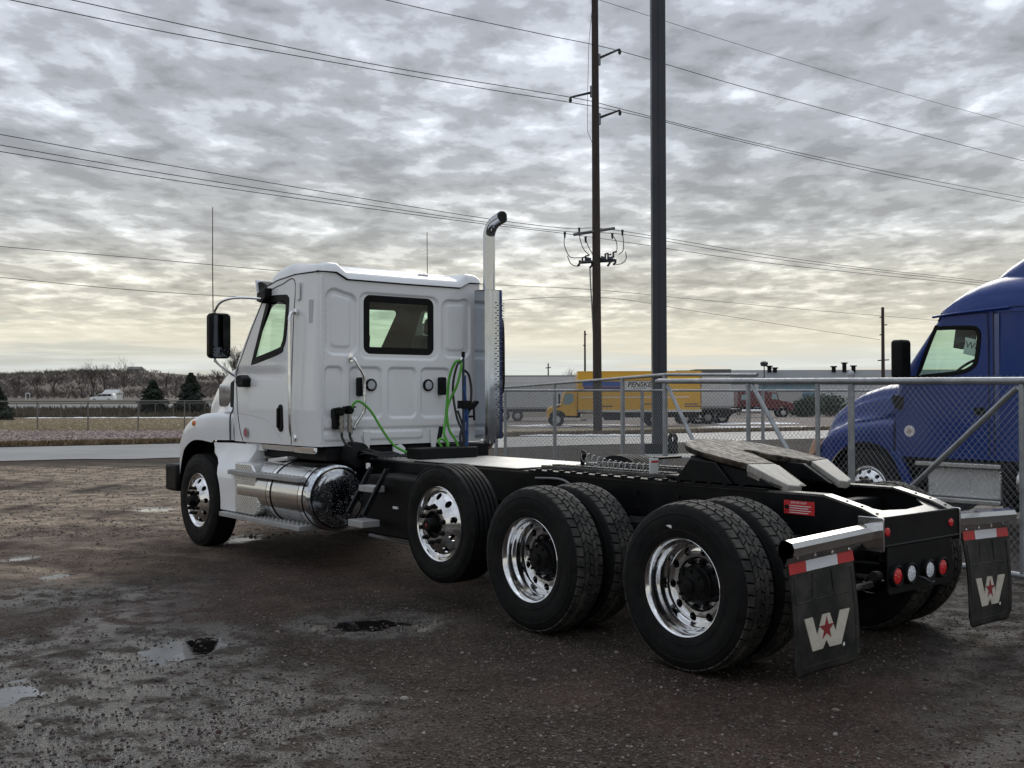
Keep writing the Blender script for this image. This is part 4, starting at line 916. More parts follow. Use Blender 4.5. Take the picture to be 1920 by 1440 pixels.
def flap(sg, bow):
    y0, y1 = .628, 1.238; ny, nz = 24, 40; ys = np.linspace(0, 1, ny); zs = np.linspace(0, 1, nz); V = np.zeros((nz, ny, 3))
    top, bot = .755, .135
    for i, t in enumerate(zs):
        for j, q in enumerate(ys):
            y = (y0+(y1-y0)*q); taper = 1-.035*sstep(0, .35, t); y = .933+(y-.933)*taper
            z = top+(bot-top)*t; cr = .075; e = min(q, 1-q)*(y1-y0)
            if t > .8 and e < cr: zmin = bot+cr-math.sqrt(max(0, cr**2-(cr-e)**2)); z = max(z, zmin)
            x = -.779-.02*math.sin(t*PI*.9)-bow*(2*q-1)**2*t-.012*math.sin(q*5)*t
            V[i, j] = (x, y*sg, z-.02*(y-.62)/.6)
    m = MB(); m.grid(V); f = m.build('mud_flap', FLAPM, WT, 60, label='black rubber mud flap with cream letter emblem and red star')
    sl = f.modifiers.new('thick', 'SOLIDIFY'); sl.thickness = .012; sl.offset = 0
    def surf(a, b, l=.009):      # a across in metres from the flap's middle as read from behind, b down from the top
        y = .933*sg-a; q = (abs(y)-y0)/(y1-y0); t = b/(top-bot)
        x = -.779-.02*math.sin(t*PI*.9)-bow*(2*q-1)**2*t-.012*math.sin(q*5)*t; return (x-l, y, top-b-.02*(abs(y)-.62)/.6)
    # reflective strip: red, white, red
    for a0, a1, mm in ((-.305, -.149, REDR), (-.149, .149, WREF), (.149, .305, REDR)):
        vv = [[surf(a, b, .010) for a in np.linspace(a0+.001, a1-.001, 6)] for b in (-.004, .024, .054)]; MB().grid(np.array(vv)).build('reflective_strip', mm, f)
    # moulded ribs
    rb = MB()
    for a in (-.10, .085): rb.tube([surf(a-.012*(k/6-.5)*(1 if a < 0 else -1), .07+.13*k/6, .007) for k in range(7)], .004, 5)
    for k in range(3): rb.tube([surf(-.26+k*.18+.02*i, .215, .007) for i in range(8)], .004, 5)
    rb.tube([surf(a, b, .007) for a, b in [(.265, .08+i*.05) for i in range(8)]+[(.262, .50), (.24, .555), (.19, .572)]+[(.15-.05*i, .576) for i in range(8)]], .0045, 5)
    rb.tube([surf(-.268, .08+i*.05, .007) for i in range(9)], .004, 5)
    rb.build('moulded_rib', FLAPM, f)
    # W emblem and star
    def plate(poly, l, m_, nm):
        k = len(poly); v = [surf(a, b, l) for a, b in poly]+[surf(a, b, .004) for a, b in poly]
        MB().add(v, [tuple(range(k))]+[(i, (i+1) % k, k+(i+1) % k, k+i) for i in range(k)]).build(nm, m_, f, 0, fix=True)
    cz = .395; s_ = .40
    W = [(-.5, -.335), (-.30, -.335), (-.19, .085), (-.065, -.335), (.09, -.335), (.215, .085), (.32, -.335), (.53, -.335), (.335, .375), (.09, .375), (.012, .21), (-.06, .375), (-.29, .375)]
    plate([(a*s_, cz+b*s_*.66) for a, b in W], .0125, CREAM, 'emblem')
    st = []
    for k_ in range(10):
        r = (.168 if k_ % 2 == 0 else .066)*s_; t = -PI/2+k_*PI/5; st.append((.012*s_+r*math.cos(t), cz-.02*s_+r*math.sin(t)*1.0))
    plate(st, .0145, STARR, 'emblem_star')
    MB().add([surf(.16+.010*math.cos(k*PI/4), .50+.012*math.sin(k*PI/4), .009) for k in range(8)], [tuple(range(8))]).build('paint_chip', LABELW, f, 0)
for sg in (1, -1): hanger(sg)
flap(1, .05); flap(-1, .04)
# decal on the rail
dc = MB().box(-.40, -.175, .4315, .433, .905, .990).build('warning_decal', REDR, WT)
text_obj('IMPORTANT', .021, LABELW, 'decal_text', dc, (-.285, .4332, .976), (-1, 0, 0), (0, 0, 1), .0004)
for k in range(4): MB().box(-.375+.02*(k % 2), -.215, .4333, .4336, .955-.014*k, .960-.014*k).build('decal_line', LABELW, dc)
MB().cyl((-.02, .46, .885), (-.17, .47, .86), .026, 12).build('air_fitting', BLACKP, WT)
# deck plate, slider rails, fifth wheel
MB().box(2.42, 3.98, -.47, .455, 1.048, 1.058).build('deck_plate', DECKM, WT, bevel=.003)
MB().box(3.98, 4.62, -.42, .40, 1.036, 1.044).build('deck_plate', DECKM, WT)
for sg in (1, -1):
    b = MB().box(-.05, 2.28, *sorted((.34*sg, .455*sg)), 1.034, 1.052).build('slide_bar', BLACK, WT, bevel=.003)
    for k in range(16): MB().box(.12+k*.135, .155+k*.135, *sorted((.462*sg, .425*sg)), 1.052, 1.066).build('lug', BLACK, b)
    b = MB().box(.05, 2.3, *sorted((.20*sg, .30*sg)), 1.052, 1.082).build('slide_bar', MATS['worn_flange'], WT, bevel=.004)
    for k in range(26): MB().box(.9+k*.05, .925+k*.05, *sorted((.21*sg, .29*sg)), 1.082, 1.094).build('tooth', MATS['worn_flange'], b)
SL = -.155
def zplate(x): return 1.203+.165*(x-.1)
def fifth_wheel():
    cx, cy = .47, 0.; out = []
    # outline seen from above: round front, two legs with a flared slot at the rear
    for t in np.linspace(PI*.5, -PI*.5, 25): out.append((.42+.47*math.cos(t)*.98, .45*math.sin(t)))
    right = [(.30, -.455), (.10, -.445)]; inner = [(.06, -.20), (.20, -.13), (.34, -.055), (.43, -.05)]
    apex = [(.46, -.03), (.465, 0)]
    half = right+inner+apex; left = [(x, -y) for x, y in half[::-1][1:]]
    poly = out+half+left
    k = len(poly); v = [(x, y, zplate(x)) for x, y in poly]+[(x*.985+.006, y*.985, zplate(x)-.045) for x, y in poly]
    f = [tuple(range(k)), tuple(range(2*k-1, k-1, -1))]+[(i, k+i, k+(i+1) % k, (i+1) % k) for i in range(k)]
    fw = MB().add(v, f).build('fifth_wheel', GREASE, WT, 30, bevel=.010, seg=2, fix=True, label='greasy horseshoe coupling plate on the chassis')
    for sg in (1, -1):     # ramps falling to the rear
        a = [(.10, .445, zplate(.10)-.001), (.06, .20, zplate(.06)-.001), (-.155, .205, 1.075), (-.175, .27, 1.066), (-.15, .355, 1.075)]
        v = [(x, y*sg, z) for x, y, z in a]+[(x+.01, y*sg, z-.05) for x, y, z in a]; n = 5
        MB().add(v, [tuple(range(n)), tuple(range(2*n-1, n-1, -1))]+[(i, (i+1) % n, n+(i+1) % n, n+i) for i in range(n)]).build('ramp', RAMPM, fw, 30, bevel=.006, fix=True)
        s = MB(); s.prism([(.60, zplate(.60)-.05), (.10, 1.15), (-.12, 1.06), (.05, 1.06), (.6, 1.06)], 'y', *sorted((.36*sg, .425*sg))); s.build('side_web', BLACK, fw, bevel=.006)
        s = MB(); s.prism([(.22, 1.06), (.72, 1.06), (.58, 1.22), (.36, 1.20)], 'y', *sorted((.43*sg, .455*sg))); s.build('saddle_bracket', BLACK, fw, bevel=.008)
        s = MB(); s.prism([(.34, -.0), (.34, 0)] and [(-.14, 1.055), (.42, 1.10), (.42, 1.20), (.08, 1.18)], 'y', *sorted((.13*sg, .19*sg))); s.build('slot_web', BLACK, fw, bevel=.006)
    MB().box(.10, .85, -.4, .4, 1.06, 1.09).build('base', BLACK, fw, bevel=.01)
    MB().add([(.095, .452, 1.155), (-.045, .40, 1.095), (-.045, .40, 1.065), (.095, .452, 1.125)], [(0, 1, 2, 3)]).build('maker_plate', POLISH, fw, 0)
    tg = MB(); tg.box(1.0, 1.008, .31, .40, 1.085, 1.195); tg.build('warning_tag', LABELW, fw, bevel=.002)
    MB().box(1.0, 1.06, .06, .30, 1.185, 1.2).build('warning_tag', BLACKP, fw)
    MB().box(.998, 1.0, .315, .385, 1.165, 1.178).build('warning_tag', REDR, fw)
fifth_wheel()
h = np.linspace(0, 1, 260); coil = [(2.05-1.0*t, .06+.24*t+.036*math.sin(t*12.5*2*PI), 1.115+.040*math.cos(t*12.5*2*PI)+.035*(1-t)-.03*math.sin(PI*t)) for t in h]
CO = MB().tube(coil, .0038, 6).build('coiled_air_line', mat('coil_grey', (.33, .33, .33), .4), WT, 60)
MB().tube(smoothline([(2.06, .06, 1.05), (2.06, .06, 1.15), (2.05, .06, 1.19), (2.0, .08, 1.16)], 6), .018, 10).build('fitting', BLACKP, CO)
MB().box(2.02, 2.10, .02, .10, 1.045, 1.075).build('fitting', BLACKP, CO, bevel=.006)
# cross members, axles, suspension, tanks between the rails
for x in (-.3, .7, 1.9, 3.2, 4.3, 5.6): MB().box(x-.05, x+.05, -.41, .41, .79, .97).build('crossmember', DARK, WT, bevel=.01)
for x in (0, 1.396):
    MB().cyl((x, -1.0, .505), (x, 1.0, .505), .075, 16).build('drive_axle', DARK, WT); MB().lathe([(-.22, .06), (-.18, .17), (0, .21), (.18, .17), (.22, .06)], 24, (x, 0, .52), 'x').build('differential', DARK, WT)
    for sg in (1, -1):
        MB().lathe([(.60*sg, .20), (.72*sg, .20), (.72*sg, .12)], 24, (x, 0, .505), 'y').build('brake_drum', DARK, WT)
        MB().box(x-.6, x+.5, *sorted((.44*sg, .54*sg)), .42, .50, ('Y', .06)).build('spring_beam', DARK, WT, bevel=.01)
        MB().lathe([(.50, .10), (.54, .13), (.60, .115), (.66, .135), (.72, .12), (.76, .13), (.80, .10)], 20, (x-.42, .48*sg, 0), 'z').build('air_spring', RUBBER, WT)
MB().cyl((2.589, -1.0, .64), (2.589, 1.0, .64), .06, 14).build('lift_axle', DARK, WT)
MB().cyl((1.3, 0, .62), (5.9, 0, .74), .055, 12).build('drive_shaft', DARK, WT)
for sg in (1, -1): MB().cyl((2.0, .42*sg, .62), (2.95, .42*sg, .60), .12, 16).build('air_tank', DARK, WT)
for sg in (-1,):
    MB().tube(smoothline([(2.2, .40*sg, 1.0), (1.95, .55*sg, .985), (1.7, .60*sg, .93), (1.45, .6*sg, .80)], 6), .010, 6).build('brake_line', mat('line_grey', (.2, .2, .2), .4), WT)
MB().tube(smoothline([(2.2, .445, .99), (1.9, .46, 1.0), (1.75, .47, .96), (1.6, .47, .88)], 6), .009, 6).build('brake_line', MATS['line_grey'], WT)
# wheels
for x, tl in ((0, 'rear'), (1.396, 'front')):
    wheel(WT, x, 1.2, .505, 'deep', 'drive', True, .35 if x else .1)
    wheel(WT, x, -1.2, .505, 'deep', 'drive', False, .2)
    for sg in (1, -1): wheel(WT, x, (1.2-.345)*sg, .505, 'deep', 'drive', sg > 0, .2, False, False)
MB().prism([(.108, .882), (.06, .866), (.066, .850), (.112, .866)], 'y', 1.2155, 1.2185).build('wheel_sticker', LABELW, WT)
wheel(WT, 2.589, 1.12, .64, 'outset', 'wide', True, .22); wheel(WT, 2.589, -1.12, .64, 'outset', 'wide', False, .1)
wheel(WT, 7.03, 1.19, .505, 'outset', 'steer', True, .05); wheel(WT, 7.03, -1.19, .505, 'outset', 'steer', False)
MB().lathe([(1.2415, .017), (1.2425, .001)], 20, (2.589, 0, .64), 'y').build('hub_badge', EMB_RED, WT)
# fuel tank, steps, exhaust after-treatment cover
def tank():
    cy, cz, r = .915, .695, .305
    t = MB().lathe([(4.56, r), (6.0, r)], 64, (0, cy, cz), 'x').build('fuel_tank', ALU, WT, label='round polished aluminium fuel tank')
    MB().lathe([(4.60, r+.004), (4.54, r+.009), (4.515, r+.007), (4.498, r), (4.490, r-.010), (4.489, r-.020), (4.4935, r-.028), (4.494, r-.036), (4.485, .24), (4.479, .20), (4.472, .15), (4.467, .10), (4.464, .05), (4.463, .001)], 64, (0, cy, cz), 'x').build('end_cap', mat('wet_chrome_cap', (.62, .65, .69), .10, 1., rvar=.06, vscale=60, bump=.00010, bscale=110, kind='voronoi', dirt=(.16, .18, .20), dirt_amt=.8, dirt_scale=38), t, 28)
    rg = np.random.default_rng(9); dv, df = ico(); dr = MB()
    for k in range(900):
        a = rg.random()*2*PI; q = .275*rg.random()**.5; s_ = .0012+.0022*rg.random()**2; xx = float(np.interp(q, [0, .05, .10, .15, .20, .24, .27, .28], [4.463, 4.464, 4.467, 4.472, 4.479, 4.485, 4.494, 4.494]))
        dr.add(dv*np.array([s_*.7, s_, s_])+np.array([xx, cy+q*math.cos(a), cz+q*math.sin(a)]), df)
    q = dr.build('water_drops', mat('water_drop', (.45, .47, .5), .08, spec=.8), t); q['kind'] = 'stuff'
    for x in (4.66, 5.30):
        MB().lathe([(x-.035, r+.001), (x-.035, r+.007), (x+.035, r+.007), (x+.035, r+.001)], 64, (0, cy, cz), 'x').build('strap', POLISH, t, 30)
        for d in (-.042, .042): MB().lathe([(x+d-.008, r+.001), (x+d, r+.009), (x+d+.008, r+.001)], 64, (0, cy, cz), 'x').build('strap_liner', BLACKP, t)
    MB().cyl((5.45, cy-.02, cz+r-.02), (5.45, cy-.02, cz+r+.045), .055, 20).build('filler_cap', CHROME, t)
    return t
tank()
pol = [(5.62, .45), (6.06, .45), (6.06, .97), (5.70, .97), (5.62, .90), (5.58, .80), (5.60, .70), (5.52, .62), (5.52, .50)]
MB().prism(pol, 'y', .62, 1.215).build('treaded_cover', mat('perforated_alu', (.70, .70, .69), .28, 1., rvar=.1, bump=.006, bscale=11., kind='tread_y', dirt=(.2, .18, .16), dirt_amt=.2), WT, bevel=.02, seg=3)
MB().box(5.35, 5.75, .80, 1.0, .99, 1.03, ('Y', .1)).build('treaded_cover', TREADP, WT, bevel=.012)
def step(x0, x1, y0, y1, z, name='step'):
    o = MB().prism([(x0+.03, y0), (x1, y0), (x1, y1-.03), (x1-.03, y1), (x0, y1)], 'z', z-.045, z).build(name, STEPM, WT, bevel=.005)
    # rows of raised grip buttons
    g = MB(); 
    for i, x in enumerate(np.arange(x0+.06, x1-.04, .042)):
        for j, y in enumerate(np.arange(y0+.04, y1-.02, .045)):
            yy = y+(.022 if i % 2 else 0)
            if yy < y1-.02: g.lathe([(z-.001, .0115), (z+.005, .009), (z+.0055, .004)], 7, (x, yy, 0), 'z')
    q = g.build('grip_buttons', STEPM, o); q['kind'] = 'stuff'
    return o
step(4.60, 6.36, .98, 1.265, .442); step(4.64, 6.16, 1.04, 1.262, .890)
for x in (4.95, 5.9): MB().box(x-.03, x+.03, .7, 1.0, .36, .40).build('step_bracket', DARK, WT); 
for x in (5.1, 6.0): MB().prism([(1.2, .845), (1.0, .845), (1.0, .70), (1.05, .70)], 'x', x-.02, x+.02).build('step_bracket', POLISH, WT)
# battery box behind the tank with its own ladder
MB().box(3.25, 4.15, .46, .86, .40, .93).build('battery_box', BLACKP, WT, bevel=.02)
MB().box(3.3, 4.3, -.95, -.46, .40, .95).build('battery_box', BLACKP, WT, bevel=.02)
for x in (3.96, 3.70): MB().prism([(1.10, .60), (1.14, .62), (.90, 1.01), (.86, 1.0)], 'x', x-.015, x+.015).build('ladder_stringer', BLACK, WT, bevel=.004)
MB().box(3.71, 3.95, .90, 1.02, .80, .855).build('step', STEPM, WT, bevel=.005); MB().box(3.71, 3.95, .95, 1.13, .50, .56).build('step', STEPM, WT, bevel=.005)
MB().box(3.55, 3.62, .86, .875, .66, .68).build('battery_label', LABELW, WT); MB().box(4.0, 4.05, .865, .88, .99, 1.04).build('battery_label', LABELW, WT)
MB().box(3.3, 3.36, .5, .56, .25, .42).build('bracket', DARK, WT); MB().cyl((3.2, .6, .30), (4.4, .62, .33), .018, 8).build('lower_tube', MATS['line_grey'], WT)
# exhaust stack with perforated heat shield, right rear corner of the cab
def stack():
    x, y = 4.49, -.90; ang = np.linspace(0, PI/2*.85, 10)
    pth = [(x, y, 1.15), (x, y, 2.6), (x, y, 3.30)]+[(x-.17*(1-math.cos(a)), y, 3.30+.17*math.sin(a)) for a in ang[1:]]
    e = np.array(pth[-1])+np.array([-.09, 0, .025]); pth.append(tuple(e))
    s = MB().tube(pth, .064, 24, caps=False).build('exhaust_stack', STACKM, WT, 50, label='tall chrome exhaust stack with a curved tip')
    MB().tube([tuple(e-np.array([-.02, 0, -.006])), tuple(e-np.array([.004, 0, 0]))], .060, 24).build('outlet', LABELK, s)
    # heat shield: half-round sheet, hoop of perforations on its face
    n, m = 15, 9; a = np.linspace(-PI*.12, PI*.95, n); V = np.zeros((2, n, 3))
    prof = [(4.60, -.79), (4.42, -.785), (4.395, -.80), (4.385, -.83), (4.385, -.97), (4.395, -1.0), (4.42, -1.02), (4.60, -1.02)]
    for k, z in enumerate((1.20, 2.745)):
        pass
    V = np.array([[(px_, py_, z) for px_, py_ in prof] for z in np.linspace(1.20, 2.745, 3)]); sh = MB().grid(V).build('heat_shield', mat('shield_chrome', (.46, .49, .54), .09, 1., rvar=.05, dirt=(.25, .27, .3), dirt_amt=.3), s, 30)
    MB().prism(prof, 'z', 2.742, 2.750).build('heat_shield', MATS['shield_chrome'], s)
    lv = MB()
    for k in range(46):
        z = 1.42+k*.0265
        for j in range(2): yy = -.985+.055*j+(.027 if k % 2 else 0); lv.add([(4.3835, yy-.018, z), (4.372, yy, z+.009), (4.3835, yy+.018, z), (4.3835, yy, z-.004)], [(0, 1, 2), (0, 3, 2), (0, 1, 3), (1, 2, 3)])
        lv.add([(4.40, -1.012, z), (4.39, -1.03, z+.008), (4.42, -1.026, z), (4.40, -1.02, z-.006)], [(0, 1, 2), (0, 3, 2), (0, 1, 3), (1, 2, 3)])
    q = lv.build('louvres', MATS['shield_chrome'], s, 0); q['kind'] = 'stuff'
    MB().tube(smoothline([(4.95, -.55, 1.11), (4.75, -.72, 1.10), (4.58, -.88, 1.115), (4.50, -.90, 1.17), (4.49, -.90, 1.25)], 8), .058, 20).build('elbow', POLISH, s)
    MB().tube(smoothline([(4.60, -1.02, 2.50), (4.55, -1.09, 2.48), (4.53, -1.115, 2.38), (4.52, -1.115, 2.0), (4.53, -1.115, 1.72), (4.56, -1.07, 1.64), (4.62, -1.01, 1.62)], 8), .016, 10).build('grab_bar', BLACKP, s)
stack()
# air and electric lines on the back of the cab
def hose(name, pts, r, m, n=9): return MB().tube(smoothline(pts, n), r, 8).build(name, m, WT, 60)
MB().prism(rrect(.80, 1.43, .10, .20, .02), 'x', 4.66, 4.74).build('coupling_panel', BLACKP, WT, bevel=.01)
for y, z in ((.80, 1.50), (.70, 1.515)):
    g = MB(); g.lathe([(4.60, .030), (4.62, .042), (4.68, .042), (4.70, .03)], 16, (0, y, z), 'x', True); g.box(4.60, 4.68, y-.055, y+.055, z+.02, z+.035); g.build('coupling', BLACKP, WT, bevel=.004)
for y, m in ((.79, DARK), (.70, DARK)):
    g = MB(); g.cyl((4.64, y, 1.47), (4.64, y-.005, 1.30), .020, 10); g.lathe([(1.40, .026), (1.42, .026)], 10, (4.64, y, 0), 'z', True); g.lathe([(1.34, .027), (1.36, .027)], 10, (4.64, y, 0), 'z', True); g.build('coupling', mat('brass_fitting', (.35, .33, .3), .3, .9), WT)
for i, y in enumerate((.785, .695)):
    hose('air_hose', [(4.64, y, 1.32), (4.64, y-.01, 1.24), (4.60, y-.07, 1.16), (4.52, y-.28, 1.09+.005*i), (4.4, y-.48, 1.07), (4.2, .16-.02*i, 1.063), (4.0, .1, 1.065)], .0125, BLKH)
hose('air_hose', [(4.62, .70, 1.50), (4.60, .675, 1.575), (4.58, .62, 1.595), (4.54, .52, 1.50), (4.47, .42, 1.30), (4.40, .33, 1.16), (4.25, .22, 1.085), (4.05, .12, 1.068), (3.9, .05, 1.07)], .0125, GREEN)
MB().box(3.86, 4.08, -.26, .42, 1.058, 1.16).build('junction_box', BLACKP, WT, bevel=.012)
pogo = MB().tube([(4.2, -.34, 1.04), (4.2, -.34, 2.06)], .013, 10).build('hose_post', mat('post_blue_black', (.02, .03, .06), .4), WT); MB().cyl((4.2, -.34, 2.03), (4.2, -.34, 2.085), .018, 10).build('post_cap', BLACKP, pogo)
MB().tube([(4.2, -.34, 1.92), (4.2, -.31, 2.0), (4.2, -.34, 2.05)], .006, 6).build('spring', CHROME, pogo)
hose('air_hose', [(4.19, -.30, 2.0), (4.22, -.25, 1.97), (4.26, -.21, 1.82), (4.28, -.20, 1.6), (4.27, -.17, 1.4), (4.24, -.13, 1.28), (4.20, -.15, 1.18), (4.12, -.08, 1.12)], .0135, GREEN)
hose('air_hose', [(4.20, -.31, 2.0), (4.18, -.30, 1.93), (4.20, -.26, 1.75), (4.25, -.22, 1.62), (4.27, -.19, 1.5), (4.25, -.20, 1.32), (4.22, -.25, 1.22), (4.2, -.28, 1.14), (4.12, -.25, 1.075), (4.05, -.16, 1.085), (4.02, -.08, 1.13)], .0125, GREEN)
hose('air_hose', [(4.03, .05, 1.16), (4.05, .07, 1.215), (4.05, .03, 1.235), (4.04, -.02, 1.19), (4.03, -.02, 1.13)], .0125, GREEN)
hose('air_hose', [(4.19, -.32, 1.99), (4.2, -.26, 1.94), (4.24, -.24, 1.72), (4.22, -.27, 1.45), (4.20, -.33, 1.28), (4.20, -.34, 1.1)], .0125, BLKH)
hose('air_hose', [(4.19, -.35, 1.90), (4.2, -.41, 1.85), (4.2, -.44, 1.70), (4.2, -.42, 1.52), (4.2, -.36, 1.40), (4.2, -.30, 1.25), (4.2, -.33, 1.08)], .0125, BLKH)
hose('air_hose', [(4.2, -.36, 1.85), (4.19, -.355, 1.60), (4.2, -.35, 1.35), (4.2, -.37, 1.2), (4.2, -.35, 1.06)], .0125, BLUEH)
hose('air_hose', [(4.19, -.335, 1.75), (4.18, -.37, 1.5), (4.19, -.38, 1.3), (4.19, -.375, 1.06)], .013, BLUEH)
hose('air_hose', [(4.2, -.27, 1.5), (4.2, -.33, 1.36), (4.2, -.37, 1.25), (4.2, -.31, 1.12), (4.18, -.20, 1.07)], .011, BLKH)
g = MB(); g.box(4.15, 4.25, -.40, -.30, 1.52, 1.60); g.prism([(-.40, 1.56), (-.50, 1.60), (-.52, 1.58), (-.46, 1.52), (-.40, 1.50)], 'x', 4.17, 4.23); g.cyl((4.2, -.47, 1.53), (4.2, -.475, 1.40), .012, 8); g.cyl((4.2, -.36, 1.44), (4.2, -.48, 1.44), .012, 8); g.build('glad_hand', BLACKP, WT, bevel=.006)
MB().cyl((4.28, -.10, 1.22), (4.3, -.14, 1.34), .022, 10).build('glad_hand', BLACKP, WT)
# clutter below the cab
MB().lathe([(4.55, .05), (4.58, .12), (4.72, .13), (4.74, .05)], 24, (0, .62, 1.08), 'x').build('air_canister', DARK, WT)
MB().prism([(.22, 1.05), (.10, 1.05), (.08, 1.13), (.13, 1.17), (.22, 1.15)], 'x', 4.60, 4.62).build('bracket', WHITE2, WT)
for k in range(6): hose('wire_loom', [(4.70, .72-.03*k, 1.13), (4.62, .66-.05*k, 1.07+.012*(k % 3)), (4.5, .60-.06*k, 1.10), (4.35, .5-.05*k, 1.06)], .008, BLKH, 5)
MB().box(4.35, 4.75, -.78, -.44, .96, 1.16).build('exhaust_bracket', DARK, WT, bevel=.01)
# ------------------------------------------------------------------ chain-link fences
def vplane(A, B, px, py):          # point of the upright plane through A and B (xy) seen at a pixel
    A = np.array(A[:2]); B = np.array(B[:2]); d = B-A; n = np.array([d[1], -d[0]]); r = ray(px, py); t = (n@(A-CAM[:2]))/(n@r[:2]); return CAM+r*t
def links(A, B, z0, z1, parent, d=.0365, r=.0019, barbs=True, m=None):
    """woven wire: zigzag wires that hook into their neighbours, cut ends standing up on top"""
    A = np.array(A, float); B = np.array(B, float); Lh = np.hypot(*(B-A)[:2]); e = (B-A)[:2]/Lh; nrm = np.array([-e[1], e[0]])
    n = int(Lh/d); k = int((z1-z0)/d); i = np.arange(n)[:, None]; j = np.arange(k+1)[None]
    t = (i+(j+i) % 2)*d; off = ((j+i) % 2-.5)*.005
    zb = A[2]+(B[2]-A[2])*t/Lh
    C_ = np.stack([A[0]+e[0]*t+nrm[0]*off, A[1]+e[1]*t+nrm[1]*off, z0+zb+j*d+0*t], -1)       # n, k+1, 3
    a = [np.array([nrm[0], nrm[1], 0])*r*1.1, np.array([e[0], e[1], 0])*r-np.array([nrm[0], nrm[1], 0])*r*.6, -np.array([e[0], e[1], 0])*r-np.array([nrm[0], nrm[1], 0])*r*.6]
    V = np.stack([C_+q for q in a], 2).reshape(-1, 3); base = (np.arange(n)[:, None]*(k+1)+np.arange(k)[None])*3
    F = []
    for q in range(3):
        p = (q+1) % 3; F.append(np.stack([base+q, base+p, base+3+p, base+3+q], -1).reshape(-1, 4))
    me = bpy.data.meshes.new('wire_mesh'); me.from_pydata(V.tolist(), [], np.concatenate(F).tolist()); me.materials.append(m or WIREM)
    o = link('wire_mesh', me, parent); o['kind'] = 'stuff'; return o
def pipe(name, p, q, r, parent, m=None, n=14): return MB().cyl(tuple(p), tuple(q), r, n).build(name, m or GALV, parent, 60)
def post(x, y, z0, z1, r, parent, cap=True):
    o = pipe('post', (x, y, z0), (x, y, z1), r, parent)
    if cap: MB().lathe([(z1, r*1.08), (z1+.02, r*1.05), (z1+.045, r*.6), (z1+.055, .001)], 14, (x, y, 0), 'z').build('cap', GALV, o)
    return o
# sliding gate beside the truck
GA = at(1247, 720, 14.2); GB_ = at(1916, 720, 9.25); dG = (GB_-GA)[:2]/np.hypot(*(GB_-GA)[:2]); GE = np.array([GB_[0]+dG[0]*1.9, GB_[1]+dG[1]*1.9])
GT = thing('sliding_gate', 'galvanised chain-link sliding gate with diagonal pipe braces, in front of the blue truck', 'gate', (0, 0, 0))
zL, zR = 1.832, 1.765; zE = zR-.025
topL = np.array([*GA[:2], zL]); topR = np.array([*GE, zE])
pipe('top_rail', topL-np.array([*(dG*.16), 0]), topR, .034, GT)
MB().lathe([(0, .034), (.05, .024), (.075, .001)], 12, (0, 0, 0), 'x').build('rail_cap', GALV, GT, loc=(topL[0]-dG[0]*.16, topL[1]-dG[1]*.16, zL)).rotation_euler = (0, 0, math.atan2(-dG[1], -dG[0]))
def gz(p): t = np.hypot(*(np.array(p[:2])-GA[:2]))/np.hypot(*(GE-GA[:2])); return zL+(zE-zL)*t
pipe('bottom_rail', (*GA[:2], .10+float(T(*GA[:2]))), (*GE, .085), .028, GT)
for px in (1247, 1403, 1533, 1916):
    p = vplane(GA, GB_, px, 760); pipe('upright', (p[0], p[1], .09+float(T(p[0], p[1]))), (p[0], p[1], gz(p)-.03), .026 if px != 1247 else .034, GT)
for (a, b), (c, d) in (((1252, 724), (1316, 862)), ((1410, 722), (1478, 846)), ((1907, 727), (1718, 905))):
    p = vplane(GA, GB_, a, b); q = vplane(GA, GB_, c, d); q = p+(q-p)*1.08; pipe('brace', p, q, .026, GT)
links((*GA[:2], 0), (*GE, 0), .06, 1.80, GT, r=.0016)
# standing fence line behind the gate, on both sides of the opening
FH_ = thing('chain_link_fence', 'galvanised chain-link fence of the yard behind the sliding gate, ends in a banded post', 'fence')
off = np.array([dG[1], -dG[0]]); off = off if off@FH > 0 else -off
H0 = vplane(GA[:2]+off*.42, GB_[:2]+off*.42, 1596, 760); HE = GE+off*.42
pw = post(H0[0], H0[1], -.3, 1.86, .037, FH_)
for z in (.45, 1.0, 1.62): MB().lathe([(z-.014, .041), (z+.014, .041)], 14, (H0[0], H0[1], 0), 'z', True).build('tension_band', GALV, pw)
p2 = np.array([GB_[0]-.5*dG[0], GB_[1]-.5*dG[1]])+off*.42; post(HE[0], HE[1], -.3, 1.84, .03, FH_)
pipe('top_rail', (H0[0], H0[1], 1.775), (HE[0], HE[1], 1.74), .021, FH_)
links((H0[0], H0[1], 0), (HE[0], HE[1], -.03), .05, 1.87, FH_, r=.0013)
FC = thing('chain_link_fence', 'chain-link fence running from the gate opening back towards the road', 'fence')
C0 = at(1250, 702.5, 15.0); C1 = at(945, 726.5, 25.5)
pipe('top_rail', C1, C0, .024, FC); C2 = at(1420, 703, 13.6); pipe('top_rail', C0, C2, .024, FC)
dC = (C1-C0)[:2]/np.hypot(*(C1-C0)[:2])
for px in (1247, 1167.5, 1040, 947):
    p = vplane(C0, C1, px, 740); t = np.hypot(*(p-C0)[:2])/np.hypot(*(C1-C0)[:2]); post(p[0], p[1], float(T(p[0], p[1]))-.2, C0[2]+(C1[2]-C0[2])*t-.01, .036, FC, False)
links((C0[0], C0[1], 0), (C1[0], C1[1], -.09), -.02, 1.93, FC, r=.0023, m=WIRED)
FB_ = thing('chain_link_fence', 'long low-railed chain-link fence standing beyond the blue truck and the steel column', 'fence')
B0 = at(900, 732, 19.0); B1 = at(1640, 732.5, 20.0)
pipe('top_rail', B0, B1, .021, FB_)
for px in (930, 1204, 1430): p = vplane(B0, B1, px, 735); post(p[0], p[1], float(T(p[0], p[1]))-.2, B0[2], .032, FB_, False)
links((B0[0], B0[1], -.06), (B1[0], B1[1], -.07), .05, 1.98, FB_, r=.0024, m=WIRED)
